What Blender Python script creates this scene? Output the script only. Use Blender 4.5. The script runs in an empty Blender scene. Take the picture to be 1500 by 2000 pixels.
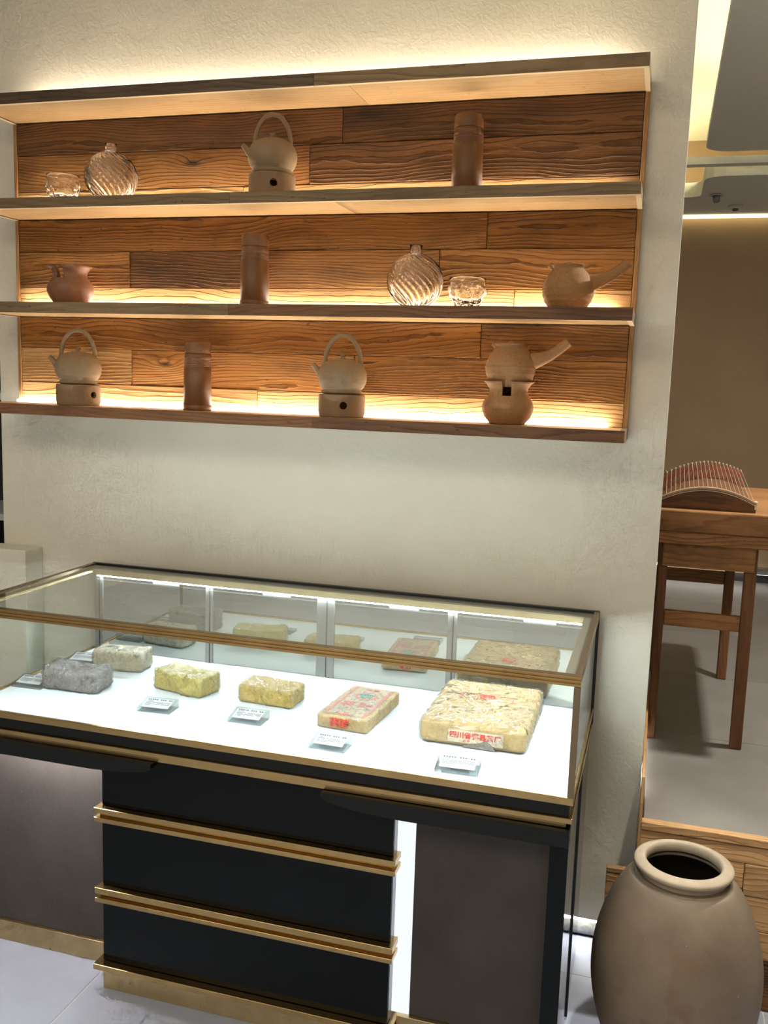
import bpy, bmesh, math, random
from math import sin, cos, pi, radians as RAD
from mathutils import Vector, Matrix, noise as MN

random.seed(7)
sc = bpy.context.scene
COL = sc.collection

# ------------------------------------------------------------------ camera
CAM = Vector((0.0773, -2.4335, 1.5))
R_ = Vector((0.95850848, 0.28316808, 0.03282270))
U_ = Vector((-0.07026749, 0.12310962, 0.98990227))
F_ = Vector((-0.27626793, 0.95113609, -0.13789912))
cd = bpy.data.cameras.new('camera')
cd.sensor_fit = 'VERTICAL'
cd.sensor_height = 36.0
cd.lens = 1827.8 / 2000.0 * 36.0
cd.clip_start = 0.02
cam = bpy.data.objects.new('camera', cd)
COL.objects.link(cam)
cam.matrix_world = Matrix(((R_.x, U_.x, -F_.x, CAM.x), (R_.y, U_.y, -F_.y, CAM.y), (R_.z, U_.z, -F_.z, CAM.z), (0, 0, 0, 1)))
sc.camera = cam

# ------------------------------------------------------------------ world, exposure, room lights
sc.view_settings.view_transform = 'Standard'
sc.view_settings.look = 'None'
sc.view_settings.exposure = 0.36
sc.view_settings.gamma = 1.0
sc.view_settings.use_curve_mapping = False
cy = sc.cycles
cy.use_denoising = True
cy.max_bounces = 8
cy.diffuse_bounces = 3
cy.glossy_bounces = 4
cy.transmission_bounces = 8
cy.transparent_max_bounces = 16
cy.use_adaptive_sampling = True
cy.adaptive_threshold = 0.09
cy.adaptive_min_samples = 12
cy.caustics_reflective = False
cy.caustics_refractive = False
cy.sample_clamp_indirect = 6.0
w = bpy.data.worlds.new('world')
sc.world = w
w.use_nodes = True
w.node_tree.nodes['Background'].inputs[0].default_value = (1, 0.95, 0.88, 1)
w.node_tree.nodes['Background'].inputs[1].default_value = 0.05

def area(name, loc, target, sx, sy, power, color, spread=180):
    l = bpy.data.lights.new(name, 'AREA')
    l.shape = 'RECTANGLE'
    l.size = sx
    l.size_y = sy
    l.energy = power
    l.color = color
    l.spread = RAD(spread)
    o = bpy.data.objects.new(name, l)
    COL.objects.link(o)
    o.location = loc
    d = Vector(target) - Vector(loc)
    o.rotation_euler = d.to_track_quat('-Z', 'Y').to_euler()
    return o

WARM = (1.0, 0.84, 0.62)
NEUT = (1.0, 0.88, 0.71)
COOL = (0.90, 0.95, 1.0)
area('ceiling_panel_light', (-1.3, -2.9, 2.80), (-1.3, -2.9, 0), 2.6, 1.2, 40, NEUT)
area('ceiling_panel_light', (1.2, -3.4, 2.80), (1.2, -3.4, 0), 1.6, 1.2, 20, WARM)
area('opposite_fill_light', (-1.7, -5.0, 1.05), (-0.8, 0, 0.9), 2.6, 0.5, 13, NEUT)  # low fill light added across the room; no showcase is modelled there
area('back_room_downlight', (1.02, 0.52, 2.50), (0.8, 0.55, 0.4), 0.08, 0.08, 40, (1.0, 0.95, 0.86))
sp = bpy.data.lights.new('added_jar_spot', 'SPOT')  # unseen spot added to brighten the jar's top and rim
sp.energy = 140
sp.color = (1.0, 0.92, 0.78)
sp.spot_size = RAD(24)
sp.spot_blend = 0.7
sp.shadow_soft_size = 0.05
spo = bpy.data.objects.new('added_jar_spot', sp)
COL.objects.link(spo)
spo.location = (0.42, -0.95, 2.80)
spo.rotation_euler = (Vector((0.24, -0.42, 0.35)) - spo.location).to_track_quat('-Z', 'Y').to_euler()

# ------------------------------------------------------------------ mesh helpers
class MB:
    def __init__(s):
        s.bm = bmesh.new()
        s.mi = 0
    def _f(s, vs, smooth=False, mi=None):
        try:
            f = s.bm.faces.new(vs)
            f.smooth = smooth
            f.material_index = s.mi if mi is None else mi
            return f
        except ValueError:
            return None
    def box(s, x0, x1, y0, y1, z0, z1, bev=0.0, M=None, mi=None):
        c = [(x0, y0, z0), (x1, y0, z0), (x1, y1, z0), (x0, y1, z0), (x0, y0, z1), (x1, y0, z1), (x1, y1, z1), (x0, y1, z1)]
        v = [s.bm.verts.new(M @ Vector(p) if M else p) for p in c]
        fs = [s._f([v[i] for i in q], mi=mi) for q in ((3, 2, 1, 0), (4, 5, 6, 7), (0, 1, 5, 4), (1, 2, 6, 5), (2, 3, 7, 6), (3, 0, 4, 7))]
        if bev > 0:
            es = set(e for f in fs for e in f.edges)
            bmesh.ops.bevel(s.bm, geom=list(es), offset=bev, segments=2, affect='EDGES', profile=0.5)
        return fs
    def lathe(s, prof, n=32, M=None, sx=1, sy=1, smooth=True, closed=False, rfun=None):
        rings = []
        for (r, z) in prof:
            ring = []
            if r < 1e-6:
                p = Vector((0, 0, z))
                ring = [s.bm.verts.new(M @ p if M else p)]
            else:
                for k in range(n):
                    a = 2 * pi * k / n
                    rr = rfun(r, a, z) if rfun else r
                    p = Vector((rr * cos(a) * sx, rr * sin(a) * sy, z))
                    ring.append(s.bm.verts.new(M @ p if M else p))
            rings.append(ring)
        pairs = list(zip(rings[:-1], rings[1:]))
        if closed:
            pairs.append((rings[-1], rings[0]))
        for a, b in pairs:
            if len(a) == 1 and len(b) == 1:
                continue
            for k in range(n):
                k2 = (k + 1) % n
                if len(a) == 1:
                    s._f([a[0], b[k2], b[k]][::-1], smooth)
                elif len(b) == 1:
                    s._f([a[k], a[k2], b[0]], smooth)
                else:
                    s._f([a[k], a[k2], b[k2], b[k]], smooth)
    def tube(s, pts, rad, n=12, caps=True, smooth=True, ell=None, up=(0, 0, 1), M=None):
        pts = [Vector(p) for p in pts]
        m = len(pts)
        rad = rad if isinstance(rad, (list, tuple)) else [rad] * m
        rings = []
        for i, p in enumerate(pts):
            t = (pts[min(i + 1, m - 1)] - pts[max(i - 1, 0)]).normalized()
            u = Vector(up)
            if abs(t.dot(u)) > 0.95:
                u = Vector((0, 1, 0)) if abs(t.y) < .9 else Vector((1, 0, 0))
            a = t.cross(u).normalized()
            b = a.cross(t).normalized()
            ea, eb = ell if ell else (1, 1)
            ring = []
            for k in range(n):
                g = 2 * pi * k / n
                q = p + a * (cos(g) * rad[i] * ea) + b * (sin(g) * rad[i] * eb)
                ring.append(s.bm.verts.new(M @ q if M else q))
            rings.append(ring)
        for A, B in zip(rings[:-1], rings[1:]):
            for k in range(n):
                k2 = (k + 1) % n
                s._f([A[k], A[k2], B[k2], B[k]], smooth)
        if caps:
            s._f(rings[0][::-1])
            s._f(rings[-1])
    def prism(s, poly, axis, a, b, smooth=False, M=None):
        # poly: 2-D points; axis 'x' -> (y,z), 'y' -> (x,z), 'z' -> (x,y)
        def P(p, t):
            q = {'x': (t, p[0], p[1]), 'y': (p[0], t, p[1]), 'z': (p[0], p[1], t)}[axis]
            q = Vector(q)
            return M @ q if M else q
        A = [s.bm.verts.new(P(p, a)) for p in poly]
        B = [s.bm.verts.new(P(p, b)) for p in poly]
        n = len(poly)
        for k in range(n):
            s._f([A[k], A[(k + 1) % n], B[(k + 1) % n], B[k]], smooth)
        s._f(A[::-1])
        s._f(B)
    def build(s, name, mats, parent=None, loc=None, rot=None, recalc=True):
        if recalc:
            bmesh.ops.recalc_face_normals(s.bm, faces=s.bm.faces[:])
        me = bpy.data.meshes.new(name)
        s.bm.to_mesh(me)
        s.bm.free()
        for m in (mats if isinstance(mats, (list, tuple)) else [mats]):
            me.materials.append(m)
        o = bpy.data.objects.new(name, me)
        COL.objects.link(o)
        if loc is not None:
            o.location = loc
        if rot is not None:
            o.rotation_euler = rot
        if parent is not None:
            o.parent = parent
        return o

def tag(o, label, cat, group=None):
    o['label'] = label
    o['category'] = cat
    if group:
        o['group'] = group
    return o
def struct(o):
    o['kind'] = 'structure'
    return o
def thing(name, label, cat, loc=(0, 0, 0), rz=0.0, group=None):
    o = bpy.data.objects.new(name, None)
    o.empty_display_size = 0.05
    COL.objects.link(o)
    o.location = loc
    o.rotation_euler = (0, 0, rz)
    return tag(o, label, cat, group)
def dup(root, loc, rz, label):
    r = root.copy()
    COL.objects.link(r)
    r.location = loc
    r.rotation_euler = (0, 0, rz)
    r['label'] = label
    for ch in list(root.children):
        c = ch.copy()
        COL.objects.link(c)
        c.parent = r
        for g in list(ch.children):
            d = g.copy()
            COL.objects.link(d)
            d.parent = c
    return r
def cbox(name, mat, x0, x1, y0, y1, z0, z1, parent=None, bev=0.0):
    """box whose origin is its own centre"""
    c = Vector(((x0 + x1) / 2, (y0 + y1) / 2, (z0 + z1) / 2))
    m = MB()
    m.box(x0 - c.x, x1 - c.x, y0 - c.y, y1 - c.y, z0 - c.z, z1 - c.z, bev)
    return m.build(name, mat, parent, loc=c)
def boolean_cut(o, cutters):
    """cuts the holes into the mesh and removes the cutters"""
    for c in cutters:
        md = o.modifiers.new('cut', 'BOOLEAN')
        md.operation = 'DIFFERENCE'
        md.solver = 'EXACT'
        md.object = c
    bpy.context.view_layer.update()
    dg = bpy.context.evaluated_depsgraph_get()
    me = bpy.data.meshes.new_from_object(o.evaluated_get(dg))
    o.modifiers.clear()
    o.data = me
    for c in cutters:
        bpy.data.objects.remove(c)
def text_mesh(name, body, size, mat, parent, M, extrude=0.0003, sx=1.0, bold=0.0):
    cu = bpy.data.curves.new(name, 'FONT')
    cu.body = body
    cu.size = size
    cu.extrude = extrude
    cu.offset = bold
    cu.align_x = 'CENTER'
    cu.align_y = 'CENTER'
    cu.resolution_u = 3
    t = bpy.data.objects.new(name + '_curve', cu)
    COL.objects.link(t)
    bpy.context.view_layer.update()
    me = bpy.data.meshes.new_from_object(t.evaluated_get(bpy.context.evaluated_depsgraph_get()))
    bpy.data.objects.remove(t)
    me.transform(M @ Matrix.Diagonal((sx, 1, 1, 1)))
    me.materials.clear()
    me.materials.append(mat)
    o = bpy.data.objects.new(name, me)
    COL.objects.link(o)
    o.parent = parent
    return o

# ------------------------------------------------------------------ materials
def newmat(name):
    m = bpy.data.materials.new(name)
    m.use_nodes = True
    nt = m.node_tree
    return m, nt, nt.nodes['Principled BSDF'], nt.nodes['Material Output']
def rgb(c):
    return (c[0], c[1], c[2], 1)
def nd(nt, t, **kw):
    n = nt.nodes.new(t)
    for k, v in kw.items():
        setattr(n, k, v)
    return n
def math_(nt, op, a, b=None, c=None, clamp=False):
    n = nt.nodes.new('ShaderNodeMath')
    n.operation = op
    n.use_clamp = clamp
    for i, v in enumerate((a, b, c)):
        if v is None:
            continue
        if isinstance(v, (int, float)):
            n.inputs[i].default_value = v
        else:
            nt.links.new(v, n.inputs[i])
    return n.outputs[0]
def mixc(nt, fac, a, b, bt='MIX'):
    n = nt.nodes.new('ShaderNodeMix')
    n.data_type = 'RGBA'
    n.blend_type = bt
    for sock, v in ((n.inputs['Factor'], fac), (n.inputs[6], a), (n.inputs[7], b)):
        if isinstance(v, (int, float)):
            sock.default_value = v
        elif isinstance(v, tuple):
            sock.default_value = rgb(v)
        else:
            nt.links.new(v, sock)
    return n.outputs[2]
def maprange(nt, v, a, b, c, d, smooth=False):
    n = nt.nodes.new('ShaderNodeMapRange')
    if smooth:
        n.interpolation_type = 'SMOOTHSTEP'
    nt.links.new(v, n.inputs[0])
    for i, x in enumerate((a, b, c, d)):
        n.inputs[i + 1].default_value = x
    return n.outputs[0]
def coords(nt, scale=(1, 1, 1), rnd=True, kind='Object'):
    tc = nd(nt, 'ShaderNodeTexCoord')
    v = tc.outputs[kind]
    if rnd:
        oi = nd(nt, 'ShaderNodeObjectInfo')
        mu = nd(nt, 'ShaderNodeVectorMath', operation='SCALE')
        cb = nd(nt, 'ShaderNodeCombineXYZ')
        nt.links.new(oi.outputs['Random'], cb.inputs[0])
        nt.links.new(oi.outputs['Random'], cb.inputs[1])
        nt.links.new(oi.outputs['Random'], cb.inputs[2])
        nt.links.new(cb.outputs[0], mu.inputs[0])
        mu.inputs['Scale'].default_value = 37.0
        ad = nd(nt, 'ShaderNodeVectorMath', operation='ADD')
        nt.links.new(v, ad.inputs[0])
        nt.links.new(mu.outputs[0], ad.inputs[1])
        v = ad.outputs[0]
    mp = nd(nt, 'ShaderNodeVectorMath', operation='MULTIPLY')
    nt.links.new(v, mp.inputs[0])
    mp.inputs[1].default_value = scale
    return mp.outputs[0]
def noise_(nt, vec, scale=1.0, detail=3.0, rough=0.5, dist=0.0):
    n = nd(nt, 'ShaderNodeTexNoise')
    nt.links.new(vec, n.inputs['Vector'])
    n.inputs['Scale'].default_value = scale
    n.inputs['Detail'].default_value = detail
    n.inputs['Roughness'].default_value = rough
    n.inputs['Distortion'].default_value = dist
    return n.outputs['Fac']
def bump_(nt, h, strength, dist, p, prev=None):
    b = nd(nt, 'ShaderNodeBump')
    b.inputs['Strength'].default_value = strength
    b.inputs['Distance'].default_value = dist
    nt.links.new(h, b.inputs['Height'])
    if prev is not None:
        nt.links.new(prev, b.inputs['Normal'])
    if p is not None:
        nt.links.new(b.outputs[0], p.inputs['Normal'])
    return b.outputs[0]

def simple(name, col, rough=0.5, metal=0.0, spec=0.5, coat=0.0):
    m, nt, p, o = newmat(name)
    p.inputs['Base Color'].default_value = rgb(col)
    p.inputs['Roughness'].default_value = rough
    p.inputs['Metallic'].default_value = metal
    p.inputs['Specular IOR Level'].default_value = spec
    p.inputs['Coat Weight'].default_value = coat
    return m
def mottled(name, c1, c2, scale, rough=0.6, metal=0.0, bump=0.0, bdist=0.002, detail=5, spec=0.5, fine=None, rnd=True, c3=None):
    m, nt, p, o = newmat(name)
    v = coords(nt, (1, 1, 1), rnd)
    f = noise_(nt, v, scale, detail, 0.6)
    f2 = maprange(nt, f, 0.3, 0.7, 0, 1)
    col = mixc(nt, f2, c1, c2)
    if c3 is not None:
        g = noise_(nt, v, scale * 3.1, 3, 0.5)
        col = mixc(nt, maprange(nt, g, 0.58, 0.72, 0, 1), col, c3)
    if fine:
        g = noise_(nt, v, fine[0], 2, 0.5)
        col = mixc(nt, maprange(nt, g, fine[1], fine[2], 0, 1), col, fine[3])
    nt.links.new(col, p.inputs['Base Color'])
    p.inputs['Roughness'].default_value = rough
    p.inputs['Metallic'].default_value = metal
    p.inputs['Specular IOR Level'].default_value = spec
    if bump:
        bump_(nt, f, bump, bdist, p)
    return m
def emit(name, col, s):
    m, nt, p, o = newmat(name)
    e = nd(nt, 'ShaderNodeEmission')
    e.inputs[0].default_value = rgb(col)
    e.inputs[1].default_value = s
    nt.links.new(e.outputs[0], o.inputs['Surface'])
    return m
def wood(name, light, mid, dark, axis='x', rough=0.62, spacing=0.0075, bump=0.5, wav=1.0, contrast=1.0, knots=1.0, blotch=1.0, vary=0.2):
    """flat-sawn board: growth rings cut lengthwise, knots, fibres, stains"""
    m, nt, p, o = newmat(name)
    tc = nd(nt, 'ShaderNodeTexCoord')
    oi = nd(nt, 'ShaderNodeObjectInfo')
    rnd = oi.outputs['Random']
    sep = nd(nt, 'ShaderNodeSeparateXYZ')
    nt.links.new(tc.outputs['Object'], sep.inputs[0])
    order = {'x': (0, 1, 2), 'z': (2, 1, 0), 'y': (1, 0, 2)}[axis]
    X, Y, Zc = [sep.outputs[k] for k in order]
    off = math_(nt, 'MULTIPLY', rnd, 53.0)
    def vec(sx, sy, sz, extra=0.0):
        c = nd(nt, 'ShaderNodeCombineXYZ')
        nt.links.new(math_(nt, 'MULTIPLY', math_(nt, 'ADD', X, math_(nt, 'ADD', off, extra)), sx), c.inputs[0])
        nt.links.new(math_(nt, 'MULTIPLY', math_(nt, 'ADD', Y, off), sy), c.inputs[1])
        nt.links.new(math_(nt, 'MULTIPLY', math_(nt, 'ADD', Zc, off), sz), c.inputs[2])
        return c.outputs[0]
    vo = nd(nt, 'ShaderNodeTexVoronoi')
    nt.links.new(vec(1.7, 0.0, 5.0), vo.inputs['Vector'])
    vo.inputs['Scale'].default_value = 1.0
    d = vo.outputs['Distance']
    ring = math_(nt, 'POWER', 2.718, math_(nt, 'MULTIPLY', d, -9.0))
    n1 = math_(nt, 'SUBTRACT', noise_(nt, vec(1.3, 3.0, 2.5), 1.0, 2.0, 0.5), 0.5)
    n2 = math_(nt, 'SUBTRACT', noise_(nt, vec(7.0, 14.0, 22.0, 3.0), 1.0, 3.0, 0.6), 0.5)
    z0 = math_(nt, 'ADD', maprange(nt, math_(nt, 'FRACT', math_(nt, 'MULTIPLY', rnd, 7.31)), 0, 1, -0.075, 0.075), math_(nt, 'MULTIPLY', n1, 0.16 * wav))
    dz = math_(nt, 'SUBTRACT', Zc, z0)
    dy = math_(nt, 'ADD', Y, 0.030)
    r = math_(nt, 'SQRT', math_(nt, 'ADD', math_(nt, 'MULTIPLY', dz, dz), math_(nt, 'MULTIPLY', dy, dy)))
    ph = math_(nt, 'DIVIDE', r, spacing)
    ph = math_(nt, 'ADD', ph, math_(nt, 'MULTIPLY', n2, 1.5 * wav))
    ph = math_(nt, 'ADD', ph, math_(nt, 'MULTIPLY', ring, 4.5 * knots))
    fr = math_(nt, 'FRACT', ph)
    up = math_(nt, 'POWER', fr, 2.6)
    dn = maprange(nt, fr, 0.90, 1.0, 1.0, 0.0)
    line = math_(nt, 'MULTIPLY', up, dn)
    fib = noise_(nt, vec(10.0, 240.0, 240.0, 5.0), 1.0, 3.0, 0.65)
    blot = noise_(nt, vec(2.4, 4.0, 8.0, 9.0), 1.0, 5.0, 0.62)
    fade = maprange(nt, noise_(nt, vec(2.0, 5.0, 14.0, 17.0), 1.0, 2.0, 0.5), 0.3, 0.65, 0.35, 1.0)
    f = math_(nt, 'ADD', math_(nt, 'MULTIPLY', math_(nt, 'MULTIPLY', line, fade), 1.25 * contrast), math_(nt, 'MULTIPLY', maprange(nt, fib, .3, .7, -0.35, 0.65), 0.42), clamp=True)
    c = mixc(nt, f, light, mid)
    c = mixc(nt, maprange(nt, blot, 0.47, 0.74, 0, 0.88 * blotch), c, dark)
    kn = maprange(nt, d, 0.015, 0.06, 0.9 * min(1.0, knots), 0.0, True)
    c = mixc(nt, kn, c, tuple(v * 0.35 for v in dark))
    pit = noise_(nt, vec(60.0, 160.0, 160.0, 2.0), 1.0, 1.0, 0.5)
    c = mixc(nt, maprange(nt, pit, 0.74, 0.80, 0, 0.8), c, tuple(v * 0.4 for v in dark))
    hs = nd(nt, 'ShaderNodeHueSaturation')
    nt.links.new(maprange(nt, math_(nt, 'FRACT', math_(nt, 'MULTIPLY', rnd, 13.7)), 0, 1, 1.0 - vary, 1.0 + vary), hs.inputs['Value'])
    nt.links.new(c, hs.inputs['Color'])
    nt.links.new(hs.outputs[0], p.inputs['Base Color'])
    p.inputs['Roughness'].default_value = rough
    p.inputs['Specular IOR Level'].default_value = 0.3
    h = math_(nt, 'ADD', math_(nt, 'MULTIPLY', line, 0.9), math_(nt, 'MULTIPLY', fib, 0.5))
    h = math_(nt, 'ADD', h, math_(nt, 'MULTIPLY', kn, -1.2))
    h = math_(nt, 'ADD', h, math_(nt, 'MULTIPLY', blot, 1.2))
    bump_(nt, h, bump, 0.0026, p)
    return m
def schlick(nt, normal, f0):
    # Fresnel reflectance, the same from both sides of a pane
    g = nd(nt, 'ShaderNodeNewGeometry')
    dt = nd(nt, 'ShaderNodeVectorMath', operation='DOT_PRODUCT')
    nt.links.new(normal if normal is not None else g.outputs['Normal'], dt.inputs[0])
    nt.links.new(g.outputs['Incoming'], dt.inputs[1])
    c = math_(nt, 'SUBTRACT', 1.0, math_(nt, 'ABSOLUTE', dt.outputs['Value']), clamp=True)
    return math_(nt, 'MULTIPLY_ADD', math_(nt, 'POWER', c, 5.0), 1.0 - f0, f0)
def thin_glass(name, tint=(0.97, 0.995, 0.985), rough=0.0, ior=1.5, boost=1.0):
    """pane: passes light straight on, mirrors by Fresnel"""
    m, nt, p, o = newmat(name)
    nt.nodes.remove(p)
    tr = nd(nt, 'ShaderNodeBsdfTransparent')
    tr.inputs[0].default_value = rgb(tint)
    gl = nd(nt, 'ShaderNodeBsdfGlossy')
    gl.inputs['Roughness'].default_value = rough
    mx = nd(nt, 'ShaderNodeMixShader')
    nt.links.new(math_(nt, 'MULTIPLY', schlick(nt, None, ((ior - 1) / (ior + 1)) ** 2), boost, clamp=True), mx.inputs[0])
    nt.links.new(tr.outputs[0], mx.inputs[1])
    nt.links.new(gl.outputs[0], mx.inputs[2])
    nt.links.new(mx.outputs[0], o.inputs['Surface'])
    return m
def wrap_mat(name, scale, base=0.10, bumpd=0.004, milk=0.03):
    """crinkled cling film"""
    m, nt, p, o = newmat(name)
    nt.nodes.remove(p)
    v = coords(nt, (1, 1, 1), True)
    n1 = noise_(nt, v, scale, 5, 0.62, 1.2)
    n2 = noise_(nt, v, scale * 0.32, 3, 0.5, 2.0)
    h = math_(nt, 'ADD', n1, math_(nt, 'MULTIPLY', n2, 2.0))
    ridge = math_(nt, 'ABSOLUTE', math_(nt, 'SUBTRACT', n1, 0.5))
    hh = math_(nt, 'SUBTRACT', h, ridge)
    nrm = bump_(nt, hh, 1.0, bumpd, None)
    tr = nd(nt, 'ShaderNodeBsdfTransparent')
    tr.inputs[0].default_value = (0.97, 0.98, 0.98, 1)
    gl = nd(nt, 'ShaderNodeBsdfGlossy')
    gl.inputs['Roughness'].default_value = 0.15
    nt.links.new(nrm, gl.inputs['Normal'])
    df = nd(nt, 'ShaderNodeBsdfDiffuse')
    df.inputs[0].default_value = (0.9, 0.93, 0.95, 1)
    fac = math_(nt, 'ADD', schlick(nt, nrm, 0.04), base, clamp=True)
    mx = nd(nt, 'ShaderNodeMixShader')
    nt.links.new(fac, mx.inputs[0])
    nt.links.new(tr.outputs[0], mx.inputs[1])
    nt.links.new(gl.outputs[0], mx.inputs[2])
    m2 = nd(nt, 'ShaderNodeMixShader')
    nt.links.new(maprange(nt, ridge, 0.0, 0.05, milk * 6, milk), m2.inputs[0])
    nt.links.new(mx.outputs[0], m2.inputs[1])
    nt.links.new(df.outputs[0], m2.inputs[2])
    nt.links.new(m2.outputs[0], o.inputs['Surface'])
    return m
def solid_glass(name, tint=(1, 1, 1), ior=1.47, rough=0.0):
    m, nt, p, o = newmat(name)
    p.inputs['Base Color'].default_value = rgb(tint)
    p.inputs['Transmission Weight'].default_value = 1.0
    p.inputs['Roughness'].default_value = rough
    p.inputs['IOR'].default_value = ior
    return m
def plaster(name, col):
    m, nt, p, o = newmat(name)
    v = coords(nt, (1, 1, 1), False)
    a = noise_(nt, v, 9.0, 6, 0.62, 0.6)
    b = noise_(nt, v, 42.0, 5, 0.6, 1.5)
    c = noise_(nt, v, 3.0, 3, 0.5)
    col2 = tuple(x * 0.93 for x in col)
    nt.links.new(mixc(nt, maprange(nt, c, .35, .65, 0, 1), col, col2), p.inputs['Base Color'])
    p.inputs['Roughness'].default_value = 0.75
    p.inputs['Specular IOR Level'].default_value = 0.25
    h = math_(nt, 'ADD', math_(nt, 'MULTIPLY', a, 1.0), math_(nt, 'MULTIPLY', math_(nt, 'POWER', b, 2.0), 0.5))
    bump_(nt, h, 0.36, 0.008, p)
    return m

M_PLASTER = plaster('cream_plaster', (0.735, 0.715, 0.63))
M_PLASTER2 = mottled('brown_grey_plaster', (0.35, 0.235, 0.14), (0.30, 0.20, 0.12), 4, 0.9)
M_CEIL = simple('ceiling_paint', (0.80, 0.76, 0.62), 0.9)
M_PANEL = mottled('grey_ceiling_panel', (0.72, 0.72, 0.66), (0.68, 0.68, 0.62), 60, 0.9)
M_ROOM = simple('shop_wall_paint', (0.45, 0.42, 0.38), 0.9)
M_TILE = mottled('pale_grey_tile', (0.42, 0.46, 0.575), (0.355, 0.395, 0.50), 5, 0.45, bump=0.03, detail=8)
M_TILE2 = mottled('dark_grey_tile', (0.215, 0.20, 0.185), (0.17, 0.158, 0.145), 6, 0.38, bump=0.08, detail=8)
M_GROUT = simple('grout', (0.72, 0.72, 0.73), 0.9)
M_GROUT2 = simple('grout_grey', (0.30, 0.29, 0.28), 0.9)
M_W_A = wood('reclaimed_fir', (0.40, 0.185, 0.045), (0.135, 0.046, 0.009), (0.065, 0.025, 0.007), bump=1.0)
M_W_B = wood('reclaimed_fir_dark', (0.215, 0.098, 0.030), (0.072, 0.028, 0.008), (0.030, 0.014, 0.006), bump=1.0)
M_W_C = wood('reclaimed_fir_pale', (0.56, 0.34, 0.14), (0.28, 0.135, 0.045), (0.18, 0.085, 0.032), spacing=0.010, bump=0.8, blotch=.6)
M_W_F = wood('shelf_face_brown', (0.25, 0.17, 0.09), (0.15, 0.092, 0.047), (0.10, 0.062, 0.035), spacing=0.012, bump=0.3, knots=0.7)
M_W_FD = wood('shelf_face_dark', (0.16, 0.11, 0.07), (0.085, 0.054, 0.033), (0.055, 0.037, 0.024), spacing=0.012, bump=0.4, knots=0.7)
M_W_FR = wood('shelf_face_red', (0.21, 0.10, 0.046), (0.10, 0.043, 0.019), (0.065, 0.029, 0.015), spacing=0.010, bump=0.4, knots=0.8)
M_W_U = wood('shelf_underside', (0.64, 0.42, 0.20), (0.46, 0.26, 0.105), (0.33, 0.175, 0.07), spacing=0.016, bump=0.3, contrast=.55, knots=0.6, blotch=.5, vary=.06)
M_W_RAW = mottled('raw_cut_wood', (0.86, 0.70, 0.44), (0.80, 0.62, 0.37), 30, 0.7)
M_W_TRIM = wood('trim_wood', (0.42, 0.235, 0.10), (0.30, 0.15, 0.06), (0.22, 0.11, 0.045), axis='z', spacing=0.011, bump=0.3, knots=0.2)
M_W_TAB = wood('table_wood', (0.30, 0.145, 0.052), (0.14, 0.058, 0.020), (0.07, 0.03, 0.012), spacing=0.011, bump=0.4)
M_W_LEG = wood('table_leg_wood', (0.20, 0.088, 0.033), (0.125, 0.05, 0.019), (0.07, 0.028, 0.012), axis='z', spacing=0.012, bump=0.4, knots=0.5)
M_W_STEP = wood('step_wood', (0.44, 0.26, 0.12), (0.24, 0.125, 0.052), (0.14, 0.075, 0.036), spacing=0.010, bump=0.6)
M_BRASS = mottled('brass', (0.62, 0.44, 0.20), (0.50, 0.34, 0.15), 14, 0.24, 1.0)
M_BRASSW = mottled('worn_brass', (0.72, 0.56, 0.30), (0.55, 0.42, 0.23), 22, 0.34, 1.0, fine=(60, .70, .76, (0.2, 0.14, 0.06)))
M_BRASSD = simple('dark_bronze', (0.30, 0.23, 0.15), 0.35, 1.0)
M_BRASSP = simple('pale_brass', (0.80, 0.66, 0.38), 0.45, 0.7)
M_BORDER = simple('grey_glass_border', (0.33, 0.30, 0.26), 0.4)
M_BLACK = simple('black_lacquer', (0.002, 0.0035, 0.0045), 0.08, 0.0, 0.22, 0.0)
M_BLACKS = simple('black_satin', (0.006, 0.008, 0.009), 0.32, 0.0, 0.3)
M_BLKMET = simple('black_metal', (0.012, 0.014, 0.015), 0.35, 0.3)
M_ALU = mottled('grey_aluminium', (0.34, 0.34, 0.33), (0.29, 0.29, 0.285), 30, 0.35, 0.6)
M_GROOVE = simple('dark_groove', (0.03, 0.03, 0.03), 0.6)
M_MIRROR = simple('mirror_glass', (0.87, 0.91, 0.90), 0.0, 1.0)
M_GLASS = thin_glass('case_glass')
M_DECK = simple('white_display_deck', (0.80, 0.86, 0.90), 0.55)
M_LEATHER = mottled('grey_brown_leather', (0.060, 0.053, 0.050), (0.038, 0.033, 0.031), 7, 0.6, bump=0.15, fine=(260, 0.5, 0.8, (0.068, 0.060, 0.056)))
M_LED_W = emit('warm_led', (1.0, 0.915, 0.785), 38.0)
M_LED_WT = emit('warm_led_top', (1.0, 0.87, 0.69), 36.0)
M_LED_C = emit('cool_led', (0.85, 0.96, 1.0), 84.0)
M_LED_P = emit('led_diffuser_panel', (0.86, 0.90, 1.0), 0.86)
M_LED_R = emit('recess_led', (1.0, 0.95, 0.9), 105.0)
M_LED_FAR = emit('far_led', (1.0, 0.98, 0.92), 5.0)
M_LED_COVE = emit('cove_led', (1.0, 0.89, 0.52), 48.0)
M_KETTLE = mottled('tan_stoneware', (0.285, 0.195, 0.110), (0.25, 0.168, 0.092), 9, 0.72, bump=0.05, fine=(420, .55, .75, (0.215, 0.142, 0.078)))
M_WARMER = mottled('tan_stoneware_base', (0.265, 0.172, 0.094), (0.24, 0.155, 0.083), 9, 0.8, fine=(420, .55, .75, (0.205, 0.13, 0.07)))
M_CLAY = mottled('speckled_clay', (0.38, 0.205, 0.088), (0.31, 0.16, 0.066), 14, 0.8, bump=0.25, fine=(420, .58, .70, (0.15, 0.075, 0.034)))
M_CLAYR = mottled('red_brown_clay', (0.29, 0.135, 0.068), (0.23, 0.10, 0.05), 14, 0.55, bump=0.2, fine=(420, .60, .72, (0.12, 0.05, 0.03)))
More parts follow.
